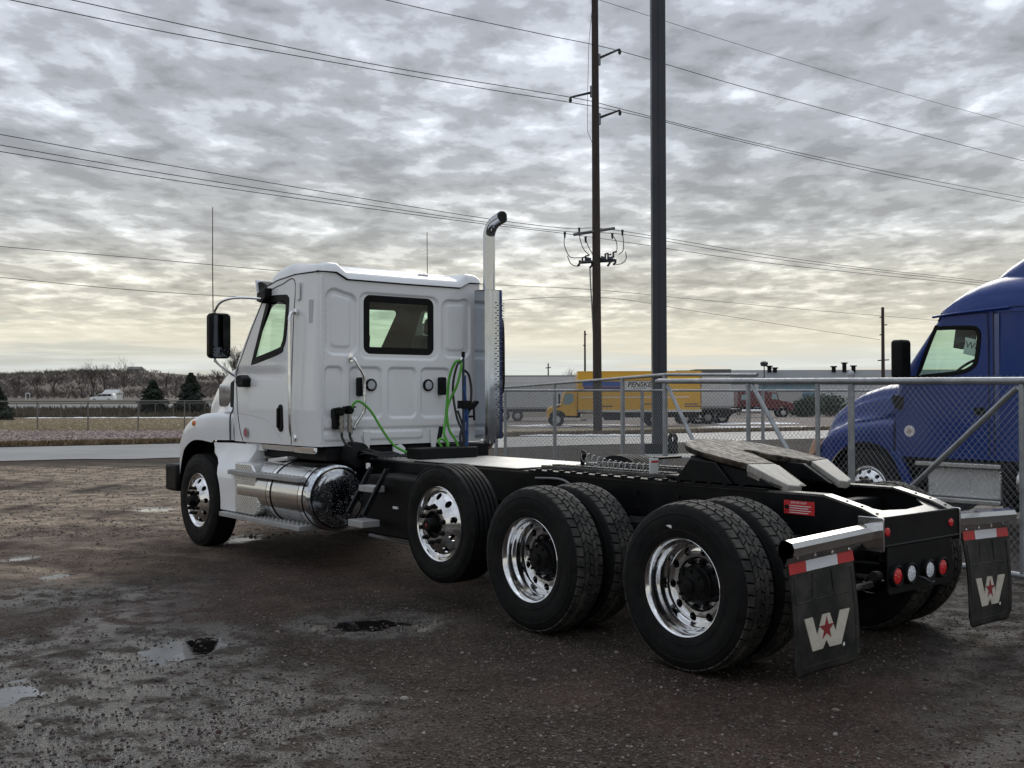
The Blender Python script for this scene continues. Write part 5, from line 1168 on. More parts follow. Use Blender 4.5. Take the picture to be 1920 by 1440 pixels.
# fences across the road
def far_fence(s, px0, px1, pxs, label, h, r, mesh, zfix=0.):
    t = thing('chain_link_fence', label, 'fence', gpt(px0, s)); o = np.array(t.location)
    P = [gpt(px, s) for px in pxs]
    for p in P: pipe('post', p-o-np.array([0, 0, .2]), p-o+np.array([0, 0, h]), r, t, mat('weathered_pipe', (.16, .155, .15), .6, .4), 8)
    a, b = gpt(px0, s), gpt(px1, s); pipe('top_rail', a-o+np.array([0, 0, h]), b-o+np.array([0, 0, h]), r*.8, t, MATS['weathered_pipe'], 8)
    if mesh: m = links((a-o), (b-o), .03, h, t, .075, .0035); m.data.materials[0] = MATS['weathered_pipe']
far_fence(63.5, -120, 420, (-24, 70, 165, 259, 346, 415), 'chain-link fence along the pink rock strip, dark round posts', 1.80, .042, True)
far_fence(137, -100, 420, (-60, -16, 31, 73, 114, 152, 189, 225, 262, 291, 325, 356, 384, 412), 'faint chain-link fence at the foot of the highway bank, many close posts', 1.80, .05, False)

# ------------------------------------------------------------------ blue truck
BLUE = mat('blue_paint', (.006, .033, .19), .4, coat=.35, coat_rough=.06, spec=.3, dirt=(.04, .06, .18), dirt_amt=.2, dirt_scale=1.5, back=(.02, .02, .022))
BLUE2 = mat('blue_paint_plain', (.006, .033, .19), .4, coat=.35, coat_rough=.06, spec=.3)
BT = thing('semi_tractor', 'blue aerodynamic sleeper tractor truck standing behind the chain-link gate', 'truck', (3.80, -6.80, -.115))
def blue_truck():
    Wd = 2.45
    xf = lambda z: np.interp(z, [.9, 1.6, 1.95, 2.76], [-.42, -.42, -.50, -1.08])
    win = [(-.76, 1.975), (-1.30, 2.02), (-1.49, 2.08), (-1.565, 2.18), (-1.60, 2.48), (-1.56, 2.575), (-1.45, 2.60), (-1.08, 2.61), (-1.0, 2.575)]
    rows = 90; zz = np.linspace(.95, 2.79, rows)[:, None]; k = np.linspace(0, 1, 160)[None]; xr = -4.0
    X = xr+(xf(zz)-xr)*k; Z = zz+0*k
    Y = -.015*sstep(1.9, 2.8, Z)-.05*np.clip(1-(xf(zz)-X)/.09, 0, 1)**2-.03*sstep(1.95, 2.0, Z)*0+.018*sstep(-1.80, -1.74, -X*0+X)*sstep(-1.70, -1.76, X)*0
    for sg in (0, 1):
        V = np.stack([X, (Y if sg == 0 else -Wd-Y), Z], -1); c = (V[:-1, :-1]+V[1:, 1:])/2; mk = ~inpoly(c[..., 0], c[..., 2], win)
        MB().grid(V, mk, flip=(sg == 1)).build('cab_side', BLUE, BT, 50)
        dw = []
        for i in range(len(win)):
            a = np.array(win[i]); b = np.array(win[(i+1) % len(win)]); n = max(1, int(np.hypot(*(b-a))/.05)); dw += [tuple(a+(b-a)*j/n) for j in range(n)]
        dw = close(win, 6)
        ysf = lambda x, z: -.015*float(sstep(1.9, 2.8, z))
        fn = lambda x, z, l, sg=sg: (x, (ysf(x, z)+l) if sg == 0 else -Wd-ysf(x, z)-l, z)
        frame_ring(MB(), dw, fn, .035, .012).build('window_seal', BLACKP, BT, 40, fix=True)
        MB().add([fn(x, z, -.01) for x, z in dw], [tuple(range(len(dw)))]).build('window_pane', glass('blue_truck_glass', (.74, .88, .81), 1.), BT, 0)
    # windshield, dash, roof
    V = np.array([[(float(xf(z))-.01+.16*(1-abs(2*v-1)**2.5), -.05-(Wd-.1)*v, z) for v in np.linspace(0, 1, 24)] for z in np.linspace(1.98, 2.70, 8)]); MB().grid(V).build('windshield', GLASS, BT, 60)
    V = np.array([[(float(xf(z))-.01+.16*(1-abs(2*v-1)**2.5), -.03-(Wd-.06)*v, z) for v in np.linspace(0, 1, 24)] for z in (1.2, 1.6, 1.98)]); MB().grid(V, flip=True).build('cowl', BLUE, BT, 60)
    V = np.array([[(float(xf(z))-.01+.16*(1-abs(2*v-1)**2.5), -.03-(Wd-.06)*v, z) for v in np.linspace(0, 1, 24)] for z in (2.69, 2.80)]); MB().grid(V, flip=True).build('header', BLUE, BT, 60)
    MB().box(-.95, -.5, -2.35, -.1, 1.3, 1.99).build('dashboard', INTER, BT, bevel=.05)
    MB().box(-2.3, -2.2, -2.4, -.05, 1.0, 2.75).build('sleeper_curtain', INTER, BT)
    MB().box(-4.0, -.6, -2.40, -.05, .95, 1.05).build('cab_floor', INTER, BT)
    for y in (-.62, -1.85): MB().prism([(-1.75, 1.4), (-1.25, 1.4), (-1.28, 1.55), (-1.65, 1.55), (-1.80, 2.15), (-1.95, 2.15)], 'y', y-.24, y+.24).build('seat', INTER, BT, bevel=.05)
    ang = np.linspace(0, 2*PI, 26, endpoint=False); c = np.array([-1.12, -.62, 2.07]); e1 = np.array([0, 1, 0.]); e2 = np.array([-.62, 0, .5]); e2 /= np.linalg.norm(e2)
    sw = MB(); sw.tube([c+.235*(math.cos(a)*e1+math.sin(a)*e2) for a in ang], .018, 8, closed=True); sw.cyl(c, c+np.array([.2, 0, -.25]), .03, 8)
    for a in (0., PI, -PI/2): sw.cyl(c, c+.22*(math.cos(a)*e1+math.sin(a)*e2), .014, 6)
    sw.build('steering_wheel', INTER, BT)
    MB().prism([(-1.02, 2.62), (-1.30, 2.62), (-1.27, 2.37), (-1.10, 2.345), (-.985, 2.37)], 'y', -.55, -.52).build('sun_visor', INTER, BT)
    pp = MB().prism([(-1.40, 2.475), (-1.57, 2.43), (-1.55, 2.22), (-1.37, 2.27)], 'y', -.045, -.042).build('window_paper', LABELW, BT)
    text_obj('IW8', .12, LABELK, 'paper_text', pp, (-1.475, -.0415, 2.365), (-1, 0, -.26), (-.26, 0, 1), .001)
    # roof loft: low front dome over the cab, tall fairing step behind
    def roof(xs, zt, hw, zb, nm, pw=3.2):
        rows = []
        for x, t, h in zip(xs, zt, hw):
            v = np.linspace(-1, 1, 60); y = -Wd/2+h*np.sign(v)*np.abs(v)**.8*1.; zz_ = zb+(t-zb)*np.clip(1-np.abs(np.sign(v)*np.abs(v)**.8)**pw, 0, 1)**(1/pw)
            rows.append(np.stack([np.full(60, x), y, zz_], -1))
        return MB().grid(np.array(rows), flip=True).build(nm, BLUE, BT, 60)
    xs = [-.98, -1.0, -1.05, -1.12, -1.22, -1.36, -1.55, -1.80, -2.2, -3.0, -4.0]
    roof(xs, [2.765, 2.82, 2.90, 2.97, 3.06, 3.15, 3.235, 3.29, 3.32, 3.34, 3.34], [1.0, 1.07, 1.12, 1.15, 1.18, 1.20, 1.21, 1.22, 1.225, 1.225, 1.225], 2.76, 'roof')
    xs = [-1.55, -1.58, -1.66, -1.80, -2.0, -2.3, -2.7, -3.3, -4.0]
    roof(xs, [3.22, 3.27, 3.34, 3.43, 3.54, 3.66, 3.77, 3.87, 3.92], [.75, .80, .86, .93, 1.0, 1.06, 1.10, 1.13, 1.15], 3.0, 'roof_fairing', 3.5)
    MB().tube([(-1.0, .012, 2.745), (-1.3, .02, 2.775), (-1.75, .02, 2.80), (-1.98, .012, 2.81)], .016, 8).build('drip_rail', BLUE2, BT, 60)
    MB().tube([(-1.98, .004, 2.815), (-4.0, .004, 2.84)], .005, 6).build('panel_gap', SEAM, BT)
    for pts in ([(-.98, 2.74), (-1.3, 2.755), (-1.70, 2.77), (-1.715, 2.4), (-1.715, 1.0)], [(-1.78, 2.78), (-1.78, 1.0)]):
        MB().tube([(x, .003, z) for x, z in pts], .006, 6).build('panel_gap', SEAM, BT)
    MB().box(-1.85, -1.79, .0, .006, 1.2, 2.74).build('trim_strip', mat('blue_trim', (.03, .06, .2), .2, coat=1.), BT)
    MB().prism([(-1.01, 2.80), (-1.03, 2.88), (-.99, 2.83)], 'y', -.35, -.30).build('clearance_lamp', AMBER, BT)
    # hood and fender
    hx = np.concatenate([np.linspace(-.42, .62, 44), np.linspace(.64, .97, 14)])
    zt = np.interp(hx, [-.45, -.1, .2, .5, .75, .9, .97], [1.97, 1.93, 1.85, 1.72, 1.56, 1.42, 1.22]); wh = np.interp(hx, [-.45, .2, .7, .97], [1.08, .98, .84, .66])
    zf = np.interp(hx, [-.45, -.2, .1, .35, .6, .8, .9, .97], [1.45, 1.42, 1.38, 1.34, 1.25, 1.08, .9, .8]); yo = np.interp(hx, [-.45, -.2, .1, .5, .75, .9, .97], [1.21, 1.225, 1.235, 1.22, 1.14, .98, .82])
    arc = .505+np.sqrt(np.clip(.62**2-hx**2, 0, 1)); zo = np.where(np.abs(hx) < .60, arc, np.where(hx > 0, .52, .55)); rows = []
    for i, x in enumerate(hx):
        t, w, f, o, b = zt[i], wh[i], zf[i], yo[i], zo[i]; f = max(f, b+.03)
        P = [(0, t), (w*.45, t-.01), (w*.78, t-.045), (w*.95, t-.11), (w+.01, t-.2), (w+.05, (t+f)/2), (w+.09, f+.09), (min(w+.16, o-.08), f+.03), (o-.08, f), (o-.02, f-.06), (o, f-.13 if f-.13 > b else (f+b)/2), (o-.004, b)]
        rows.append(smoothline([(x, y, z) for y, z in P], 5))
    V = np.array(rows); mb = MB(); A = V.copy(); A[..., 1] = A[..., 1]-Wd/2; B = V.copy(); B[..., 1] = -B[..., 1]-Wd/2; mb.grid(A, flip=False); mb.grid(B, flip=True); mb.build('hood', BLUE, BT, 55)
    MB().box(-.75, .75, -1.85, -.62, .55, 1.36).build('engine', DARK, BT, bevel=.05)
    MB().prism([(.72, 1.05), (.93, .78), (.90, .98), (.80, 1.18)], 'y', -.12, -.03).build('headlamp', mat('headlamp_amber', (.62, .36, .24), .15, coat=1.), BT, bevel=.02)
    prof = [(.645*math.cos(t), .505+.645*math.sin(t)) for t in np.linspace(0.25, PI-.45, 20)]; MB().grid(np.array([[(x, y, z) for x, z in prof] for y in (-.7, -.10)])).build('wheel_liner', BLACKP, BT)
    MB().prism([(-.36, 1.0), (-.50, 1.02), (-.72, .50), (-.60, .50), (-.45, .86)], 'y', -.10, .01).build('fender_skirt', BLUE2, BT, bevel=.015)
    MB().box(.35, 1.0, -2.4, -.06, .35, .62).build('bumper', mat('grey_bumper', (.12, .12, .13), .4), BT, bevel=.06, seg=3)
    MB().prism([(-.44, 1.76), (-.40, 1.70), (-.46, 1.58), (-.56, 1.55), (-.60, 1.72)], 'y', -.08, .006).build('vent_panel', BLACKP, BT)
    MB().lathe([(.004, .075), (.007, .073), (.0075, .001)], 28, (-.66, 0, 1.285), 'y').build('oval_sticker', mat('sticker_white', (.75, .74, .72), .5, var=.2, vscale=30), BT)
    MB().lathe([(.008, .035), (.0085, .001)], 24, (-.66, 0, 1.285), 'y').build('oval_sticker', mat('sticker_pink', (.55, .42, .40), .5, var=.4, vscale=40), BT)
    # mirrors: tall head on the door, bullet-shaped one on the far fender
    m = MB().prism(rrect(.30, 2.21, .24, .50, .05), 'x', -.80, -.64).build('mirror', BLACKP, BT, bevel=.035, seg=3); MB().box(-.78, -.70, .0, .28, 1.93, 2.0).build('mirror_arm', BLACKP, BT, bevel=.02)
    h = MB().lathe([(0, .001), (.02, .06), (.07, .10), (.13, .115), (.18, .11), (.19, .001)], 24, (.0, 0, 0), 'x').build('hood_mirror', BLUE2, BT, loc=(.42, -2.62, 1.80)); h.scale = (1, .85, 1.35); h.rotation_euler = (0, 0, PI)
    MB().tube(smoothline([(.30, -2.62, 1.68), (.32, -2.55, 1.5), (.36, -2.4, 1.35)], 6), .03, 8).build('mirror_arm', BLACKP, BT, 60)
    wheel(BT, 0, -.06, .505, 'outset', 'steer', True, .15); wheel(BT, 0, -Wd+.06, .505, 'outset', 'steer', False)
    # tread-plate steps and the tank
    MB().box(-1.86, -.74, -.55, .02, .845, .90).build('step', TREADP, BT, bevel=.008); MB().box(-1.86, -.80, -.5, .03, .40, .455).build('step', TREADP, BT, bevel=.008)
    MB().box(-1.84, -.86, -.5, -.06, .46, .84).build('treaded_cover', MATS['perforated_alu'], BT, bevel=.03)
    MB().lathe([(-3.9, .001), (-3.88, .25), (-3.84, .30), (-2.02, .30), (-1.98, .25), (-1.96, .001)], 40, (0, -.34, .66), 'x').build('fuel_tank', ALU, BT)
    MB().box(-1.98, -1.88, -.5, .02, .32, .92).build('tank_bracket', BLACKP, BT, bevel=.02)
    MB().box(-4.0, -.7, -2.4, -.15, .80, .96).build('chassis', DARK, BT)
    MB().prism([(-.9, 1.60), (-1.02, 1.60), (-1.02, 1.50), (-.9, 1.50)], 'y', .0, .01) 
    MB().prism(rrect(-1.60, 1.55, .14, .10, .03), 'y', -.01, .012).build('door_handle', BLACKP, BT)
    MB().box(-7.0, -3.9, -1.65, -1.55, .75, 1.0).build('frame_rail', BLACK, BT); MB().box(-7.0, -3.9, -.9, -.8, .75, 1.0).build('frame_rail', BLACK, BT)
    for x in (-5.2, -6.5):
        for y, l in ((-.03, True), (-Wd+.03, False)): wheel(BT, x, y, .505, 'deep', 'drive', l, 0, False, False)
blue_truck()
# ------------------------------------------------------------------ poles and lines
WOOD = mat('creosoted_pole', (.040, .030, .026), .85, var=.4, vscale=3, bump=.01, bscale=8, stretch=(6, 6, .4), dirt=(.10, .065, .05), dirt_amt=.6, dirt_scale=4)
STEELK = mat('dark_painted_steel', (.030, .034, .044), .5, var=.15, vscale=.6, rvar=.1)
CABLE = mat('cable_black', (.018, .018, .02), .6)
GREYI = mat('insulator_grey', (.25, .26, .28), .5)
PS = 54.6; pb = gpt(1120.5, PS); LD = FH+1.275*RH; LD = LD/np.hypot(*LD)     # the line runs across and away to the right
UP = thing('utility_pole', 'tall dark wooden power pole with upswept arms and a crossarm of switches', 'utility pole', pb)
PO = np.array(UP.location)
H = 24.6
MB().tube([(0, 0, -.5), (0.02, 0.03, 8), (.03, .05, 16), (.04, .06, H)], [.235, .215, .19, .165], 20).build('pole_shaft', WOOD, UP, 60)
def lp(px, py): return vplane(pb[:2], pb[:2]+LD, px, py)
def arm(px, py0, px1, py1):
    side = np.array([*RH, 0]); z0 = at(1121, py0, PS)[2]-PO[2]; z1 = at(px1, py1, PS)[2]-PO[2]; u = (px1-1121)*PS/FOC
    e = np.array([.03, .05, 0])+side*u+np.array([0, 0, z1]); b = np.array([.03, .05, z0])
    a = MB().tube([b, b*.4+e*.6, e], [.075, .06, .05], 8).build('arm', STEELK, UP, 60)
    bp_ = b+side*(.19 if u > 0 else -.19); MB().box(bp_[0]-.07, bp_[0]+.07, bp_[1]-.07, bp_[1]+.07, z0-.3, z0+.3).build('arm_plate', GREYI, UP, bevel=.02)
    MB().tube([e+np.array([0, 0, -.01]), e+np.array([0, 0, -.16]), e+np.array([0, 0, -.28])], [.05, .09, .05], 8).build('insulator', CABLE, a)
arm(1130, 110, 1167, 90); arm(1115, 170, 1074, 181); arm(1130, 222, 1167, 205)
gw = MB().tube([(*(RH*(px-1121)*PS/FOC), at(px, py, PS)[2]-PO[2]) for px, py in [(1114, 5), (1107, 80), (1105, 150), (1104, 200), (1104, 245), (1113, 268)]], .012, 6).build('ground_wire', CABLE, UP)
def loc_(px, py, dep=0.): p = at(px, py, PS+dep); return p-PO
cr = MB().tube([loc_(1076, 440, -.5), loc_(1152, 428, .5)], .085, 6).build('crossarm', mat('weathered_arm', (.13, .13, .135), .6), UP)
sw = MB(); sw.tube([loc_(1090, 492, -.3), loc_(1152, 488, .4)], .09, 6)
for (a, b) in ((1087, 494), (1110, 497), (1143, 494), (1154, 492)): sw.tube([loc_(a, b-6), loc_(a, b), loc_(a-4, b+5)], .06, 6)
for (a, b) in ((1092, 483), (1098, 480), (1135, 476), (1140, 478), (1150, 473), (1146, 482)): sw.tube([loc_(a, b+10), loc_(a, b), loc_(a+6, b-1)], .055, 6)
for (a, b) in ((1103, 486), (1130, 484), (1144, 485)): sw.tube([loc_(a-4, b), loc_(a+5, b+2)], .13, 6)
sw.build('switch_gear', STEELK, UP, 30)
for k, pts in enumerate(([(1059, 438), (1058, 458), (1064, 475), (1072, 483), (1090, 483)], [(1086, 430), (1088, 450), (1095, 468), (1106, 479)], [(1098, 447), (1103, 462), (1112, 478)], [(1148, 440), (1155, 452), (1157, 465), (1155, 475)], [(1167, 434), (1169, 455), (1168, 470), (1160, 477)], [(1064, 480), (1070, 494), (1080, 499), (1088, 498)], [(1173, 472), (1174, 485), (1166, 494), (1154, 496)])):
    j = MB().tube(smoothline([loc_(*q) for q in pts], 5), .022, 6).build('jumper', CABLE, UP, 60)
    if k < 5: MB().tube([loc_(pts[0][0], pts[0][1]-3), loc_(pts[0][0], pts[0][1]+8)], [.07, .04], 6).build('clamp', CABLE, j)
MB().tube([loc_(1106, 500), loc_(1107, 530), loc_(1109, 560), loc_(1113, 640), loc_(1114, 810)], .035, 6).build('riser', GREYI, UP)
def wire(pts, r, label, group, shift=0.):
    P = []
    A = pb[:2]+np.array([LD[1], -LD[0]])*shift
    for q in pts: P.append(vplane(A, A+LD, *q))
    o = MB().tube(smoothline(P, 8), r, 5).build('power_line', CABLE, None, 60); tag(o, label, 'power line', group)
g1 = 'conductors on the upswept arms'; l1 = 'black conductor hung high from the upswept arms of the wooden pole'
wire([(560, -40), (720, -1), (860, 31), (1020, 65), (1167, 97), (1400, 165), (1650, 232), (1920, 302), (2100, 347)], .019, 'single black conductor on the upper right arm of the wooden pole', g1)
wire([(-60, -42), (135, 0), (420, 63), (720, 124), (1073, 183), (1167, 205), (1400, 264), (1650, 319), (1920, 371), (2100, 405)], .019, 'black conductor on the lone left-hand arm of the wooden pole', g1)
wire([(-100, -26), (20, 0), (320, 62), (620, 116), (900, 165), (1167, 210), (1400, 268), (1650, 325), (1920, 380), (2100, 415)], .019, 'black conductor on the lower right arm of the wooden pole', g1)
wire([(1000, -38), (1130, 2), (1400, 88), (1650, 163), (1920, 237), (2100, 285)], .013, 'topmost thin guard wire leaving the very top of the wooden pole', None)
g2 = 'lines on the crossarm'; l2 = 'line of the middle set carried by the crossarm of the wooden pole'
wire([(-150, 227), (0, 252), (300, 307), (620, 362), (900, 408), (1060, 428), (1150, 431), (1400, 472), (1600, 500), (1800, 522), (2000, 545)], .015, 'uppermost of the three lines carried by the crossarm of the wooden pole', g2)
wire([(-150, 248), (0, 272), (300, 324), (620, 374), (900, 415), (1060, 434), (1180, 441), (1400, 478), (1600, 504), (1800, 526), (2000, 549)], .015, 'middle one of the three lines carried by the crossarm of the wooden pole', g2)
wire([(-150, 261), (0, 284), (300, 334), (620, 381), (900, 419), (1060, 438), (1180, 455), (1400, 488), (1600, 511), (1800, 531), (2000, 553)], .015, 'lowest of the three lines carried by the crossarm of the wooden pole', g2)
wire([(-150, 446), (0, 462), (260, 484), (515, 507), (800, 528), (1110, 543), (1300, 561), (1600, 588), (1920, 613), (2100, 626)], .011, 'upper of the two low cables sagging behind the white cab', None)
wire([(-150, 505), (0, 520), (240, 543), (480, 558), (800, 569), (1110, 557), (1300, 583), (1480, 611), (1650, 637)], .011, 'lower of the two low cables sagging behind the white cab', None)
# square steel column
cb = gpt(1236, 33.2); SCOL = thing('steel_column', 'thick square dark steel column with a black box at its foot beside a hung tyre', 'column', cb)
ra = math.atan2(FH[1], FH[0]); SCOL.rotation_euler = (0, 0, ra)
MB().box(-.21, .21, -.215, .215, -.2, 17.5).build('shaft', STEELK, SCOL, bevel=.012)
MB().box(-.02, .02, -.02, .02, 0, 0.01)
MB().tube([(-.216, .02, 1.2), (-.216, .02, 17.2)], .012, 6).build('weld_seam', STEELK, SCOL)
MB().box(-.5, .35, -.50, .50, -.05, .36).build('foot_box', BLACKP, SCOL, bevel=.02)
PAD = MB().box(-1.0, .8, -.95, .55, -.3, .05).build('concrete_pad', mat('pad_concrete', (.36, .35, .33), .8, var=.2, vscale=4, bump=.005, bscale=20), None, bevel=.03, loc=cb+np.array([*(FH*-1.1), 0])); PAD.rotation_euler = (0, 0, ra); tag(PAD, 'low pale concrete slab at the foot of the steel column', 'slab')
ty = link('old_tyre', TYRE['steer'], None, gpt(1258, 32.6)+np.array([0, 0, .50])); ty.rotation_euler = (0, 0, ra+.5); ty.scale = (.37, .5, .37); tag(ty, 'small worn tyre hung on the side of the steel column', 'tyre')
# far poles
def far_pole(px, ytop, s, label, arms=(), r=.13, lamp=False):
    b = gpt(px, s); t = thing('utility_pole', label, 'utility pole', b); z = at(px, ytop, s)[2]-b[2]
    MB().tube([(0, 0, -.3), (0, 0, z)], [r, r*.75], 8).build('pole_shaft', WOOD, t)
    for (yy, a, c) in arms:
        zz = at(px, yy, s)[2]-b[2]; MB().tube([(*(RH*a*s/FOC), zz), (*(RH*c*s/FOC), zz+.1)], .09, 6).build('arm', STEELK, t)
    if lamp: MB().lathe([(z-.1, .05), (z, .5), (z+.5, .6), (z+.7, .3), (z+.7, .01)], 12, (0, 0, 0), 'z').build('lamp_head', STEELK, t)
far_pole(1656, 576, 150, 'distant wooden power pole with short side arms above the long metal building', [(595, -6, 0), (610, 0, 8), (628, -6, 0), (676, -10, 11)], .28)
far_pole(1097, 620, 150, 'thin distant pole just beside the tall wooden pole', [(628, 0, 3), (648, -3, 0)], .16)
far_pole(1028, 681, 180, 'short distant pole above the white trailer roof', [(690, -5, 5)], .14)
far_pole(1433, 686, 160, 'yard lamp on a thin mast above the roof of the metal building', [], .10, True)
far_pole(312, 706, 300, 'distant sports-ground light mast between the two spruces', [(708, -8, 8), (711, -6, 6)], .25)
far_pole(330, 713, 320, 'shorter light mast close to the big spruce', [(714, -2, 12)], .22)
far_pole(36, 706, 330, 'pale light mast in front of the bare hill', [(707, -4, 4), (710, -4, 4)], .2)

# ------------------------------------------------------------------ vehicles and buildings beyond
FT = {}
def far_wheel(parent, x, y, r=.5, w=.28):
    k = (r, w)
    if k not in FT: FT[k] = (MB().lathe([(-w, r*.55), (-w, r*.95), (-w+.03, r), (-.03, r), (0, r*.93), (.01, r*.6), (-.01, r*.55)], 28).mesh('tyre', RUBBER), MB().lathe([(-.01, r*.56), (-.05, r*.5), (-.04, r*.25), (.03, r*.22), (.03, .001)], 24).mesh('wheel', mat('far_rim', (.5, .5, .5), .4, .7)))
    o = link('wheel', FT[k][1], parent, (x, y, r)); 
    if y < 0: o.rotation_euler = (0, 0, PI)
    link('tyre', FT[k][0], o); return o
HL = math.atan2(-RH[1], -RH[0]); HR = math.atan2(RH[1], RH[0])
YEL = mat('yellow_paint', (.72, .40, .018), .4, coat=.4, dirt=(.4, .25, .08), dirt_amt=.25, dirt_scale=1.)
WBOX = mat('trailer_white', (.56, .57, .58), .5, var=.06, dirt=(.35, .34, .32), dirt_amt=.4, dirt_scale=.6)
STRIPE = mat('stripe_blue', (.03, .11, .42), .4); NAVY = mat('stripe_navy', (.015, .02, .14), .4); ORNG = mat('stripe_orange', (.65, .16, .02), .4)
def yellow_truck():
    t = thing('box_truck', 'yellow rental box truck with blue side banner parked beyond the fence', 'truck', gpt(1042, 73), HL)
    bx = MB().box(-9.75, -1.42, -1.25, 1.25, 1.02, 3.72).build('cargo_box', YEL, t, bevel=.04)
    MB().box(-9.76, -1.41, 1.251, 1.27, 1.0, 1.16).build('lower_rail', POLISH, t); MB().box(-9.76, -1.41, 1.24, 1.27, 3.66, 3.76).build('upper_rail', YEL, t)
    MB().box(-8.9, -1.6, 1.252, 1.262, 1.97, 2.03).build('rub_rail', WREF, t)
    MB().box(-9.74, -9.66, -1.26, 1.262, 1.0, 3.74).build('corner_post', mat('brown_trim', (.25, .16, .05), .5), t)
    MB().box(-6.55, -1.75, 1.252, 1.258, 2.72, 3.06).build('banner', STRIPE, t); MB().box(-6.55, -1.85, 1.252, 1.258, 2.52, 2.68).build('banner', NAVY, t); MB().box(-6.55, -1.75, 1.2522, 1.2585, 2.685, 2.712).build('banner', ORNG, t)
    sg = MB().box(-6.55, -4.55, 1.2585, 1.266, 2.53, 3.08).build('name_panel', LABELW, t, label='white name panel on the yellow box'); MB().prism([(-6.58, 2.50), (-4.52, 2.50), (-4.52, 3.11), (-6.58, 3.11)], 'y', 1.255, 1.2595).build('name_panel', NAVY, t)
    text_obj('PENSKE', .46, LABELK, 'lettering', t, (-5.55, 1.267, 2.84), (-1, 0, 0), (0, 0, 1), .002, .25, .012); text_obj('Truck Rental', .17, LABELK, 'lettering', t, (-5.55, 1.267, 2.605), (-1, 0, 0), (0, 0, 1), .002, .2)
    for x, z, w, s_ in ((-2.6, 1.36, 1.2, 0), (-5.9, 1.5, .5, 0), (-8.6, 1.5, .9, 0), (-8.6, 1.35, 1.1, 0)): MB().box(x-w, x, 1.252, 1.256, z, z+.07).build('small_print', NAVY, t)
    cab = MB(); cab.prism([(.55, .62), (.62, 1.05), (.52, 1.28), (.15, 1.42), (-.30, 1.50), (-.52, 2.32), (-.62, 2.40), (-1.40, 2.42), (-1.40, .75), (-.62, .75), (-.52, .95), (-.30, 1.08), (0, 1.14), (.3, 1.05), (.45, .85), (.48, .62)], 'y', -1.12, 1.12); cab.build('cab', YEL, t, bevel=.06, seg=3)
    MB().prism([(-.42, 1.52), (-.58, 2.25), (-1.12, 2.26), (-1.16, 1.75), (-.9, 1.52)], 'y', 1.115, 1.13).build('door_window', mat('far_window', (.25, .36, .36), .08, spec=1.), t)
    MB().prism([(-.30, 1.45), (-.22, 1.49), (.05, 1.40), (-.1, 1.30)], 'y', .9, 1.125).build('vent', BLACKP, t)
    MB().box(-.25, -.12, 1.2, 1.45, 1.6, 2.25).build('mirror', BLACKP, t, bevel=.03)
    MB().box(-9.7, .1, -.5, .5, .62, .98).build('chassis', DARK, t); MB().box(-2.8, -1.6, .55, 1.05, .42, .98).build('fuel_tank', POLISH, t, bevel=.1); MB().box(-4.6, -3.2, .8, .95, .45, .95).build('side_box', DARK, t)
    MB().box(-9.9, -9.6, -1.1, 1.1, .45, .6).build('rear_bumper', DARK, t)
    for x in (0, -6.6): far_wheel(t, x, 1.12, .5); far_wheel(t, x, -1.12, .5)
    for x in (-6.6,): far_wheel(t, x, .80, .5)
    return t
yellow_truck()
def trailer(px, s, Lg, hd, label, z0=1.15, z1=4.1, wheels=(-1.5, -2.8), m=WBOX, legs=True, group=None, ribs=0, top=None):
    t = thing('semi_trailer', label, 'trailer', gpt(px, s), hd, group)
    MB().box(-Lg, 0, -1.28, 1.28, z0, z1).build('cargo_box', m, t, bevel=.03)
    for y in (1.285, -1.285): MB().box(-Lg, 0, *sorted((y, y*.99)), z0-.05, z0+.12).build('lower_rail', mat('rail_grey', (.3, .3, .31), .5, .4), t); MB().box(-Lg, 0, *sorted((y, y*.99)), z1-.12, z1+.02).build('upper_rail', MATS['rail_grey'], t)
    for k in range(ribs):
        x = -(k+.5)*Lg/ribs
        for y in (1.283, -1.283): MB().box(x-.02, x+.02, *sorted((y, y*.992)), z0+.12, z1-.12).build('side_post', MATS['rail_grey'], t)
    if top: MB().box(-Lg-.05, .05, -1.3, 1.3, z1-.25, z1+.1).build('roof_cap', top, t)
    MB().box(-Lg+.1, -.4, -.5, .5, z0-.3, z0-.02).build('chassis', DARK, t)
    if legs:
        for y in (-.7, .7): MB().box(-2.4, -2.25, y-.07, y+.07, .05, z0).build('landing_leg', DARK, t)
    for x in wheels:
        far_wheel(t, -Lg-x if x < 0 and False else -Lg+abs(x), 1.22); far_wheel(t, -Lg+abs(x), -1.22)
    return t
trailer(1100, 97, 8.8, HR, 'short white box trailer parked behind the cab of the yellow box truck', ribs=0, z1=4.12, wheels=(1.3, 2.5))
trailer(1300, 82, 2.6, HL, 'short white cargo body right behind the yellow box, dark flat roof edge', z0=1.25, z1=4.05, legs=False, wheels=(.6, 1.7), top=mat('roof_dark', (.10, .10, .11), .6))
def flat_rig():
    t = thing('flatbed_trailer', 'low black flatbed chassis sticking out behind the white cargo body', 'trailer', gpt(1330, 80), HL)
    MB().box(-2.2, 2.2, -1.1, 1.1, .95, 1.15).build('deck', DARK, t); MB().prism([(-2.2, 1.1), (-1.6, 1.1), (-.8, .5), (-1.0, .5)], 'y', -1., 1.).build('ramp', DARK, t)
    for x in (1.0, 2.0): far_wheel(t, x, 1.0, .48); far_wheel(t, x, -1., .48)
    MB().box(-2.3, -2.2, .85, .95, 1.1, 1.75).build('stake', DARK, t)
flat_rig()
MAROON = mat('maroon_paint', (.11, .004, .010), .35, coat=.5)
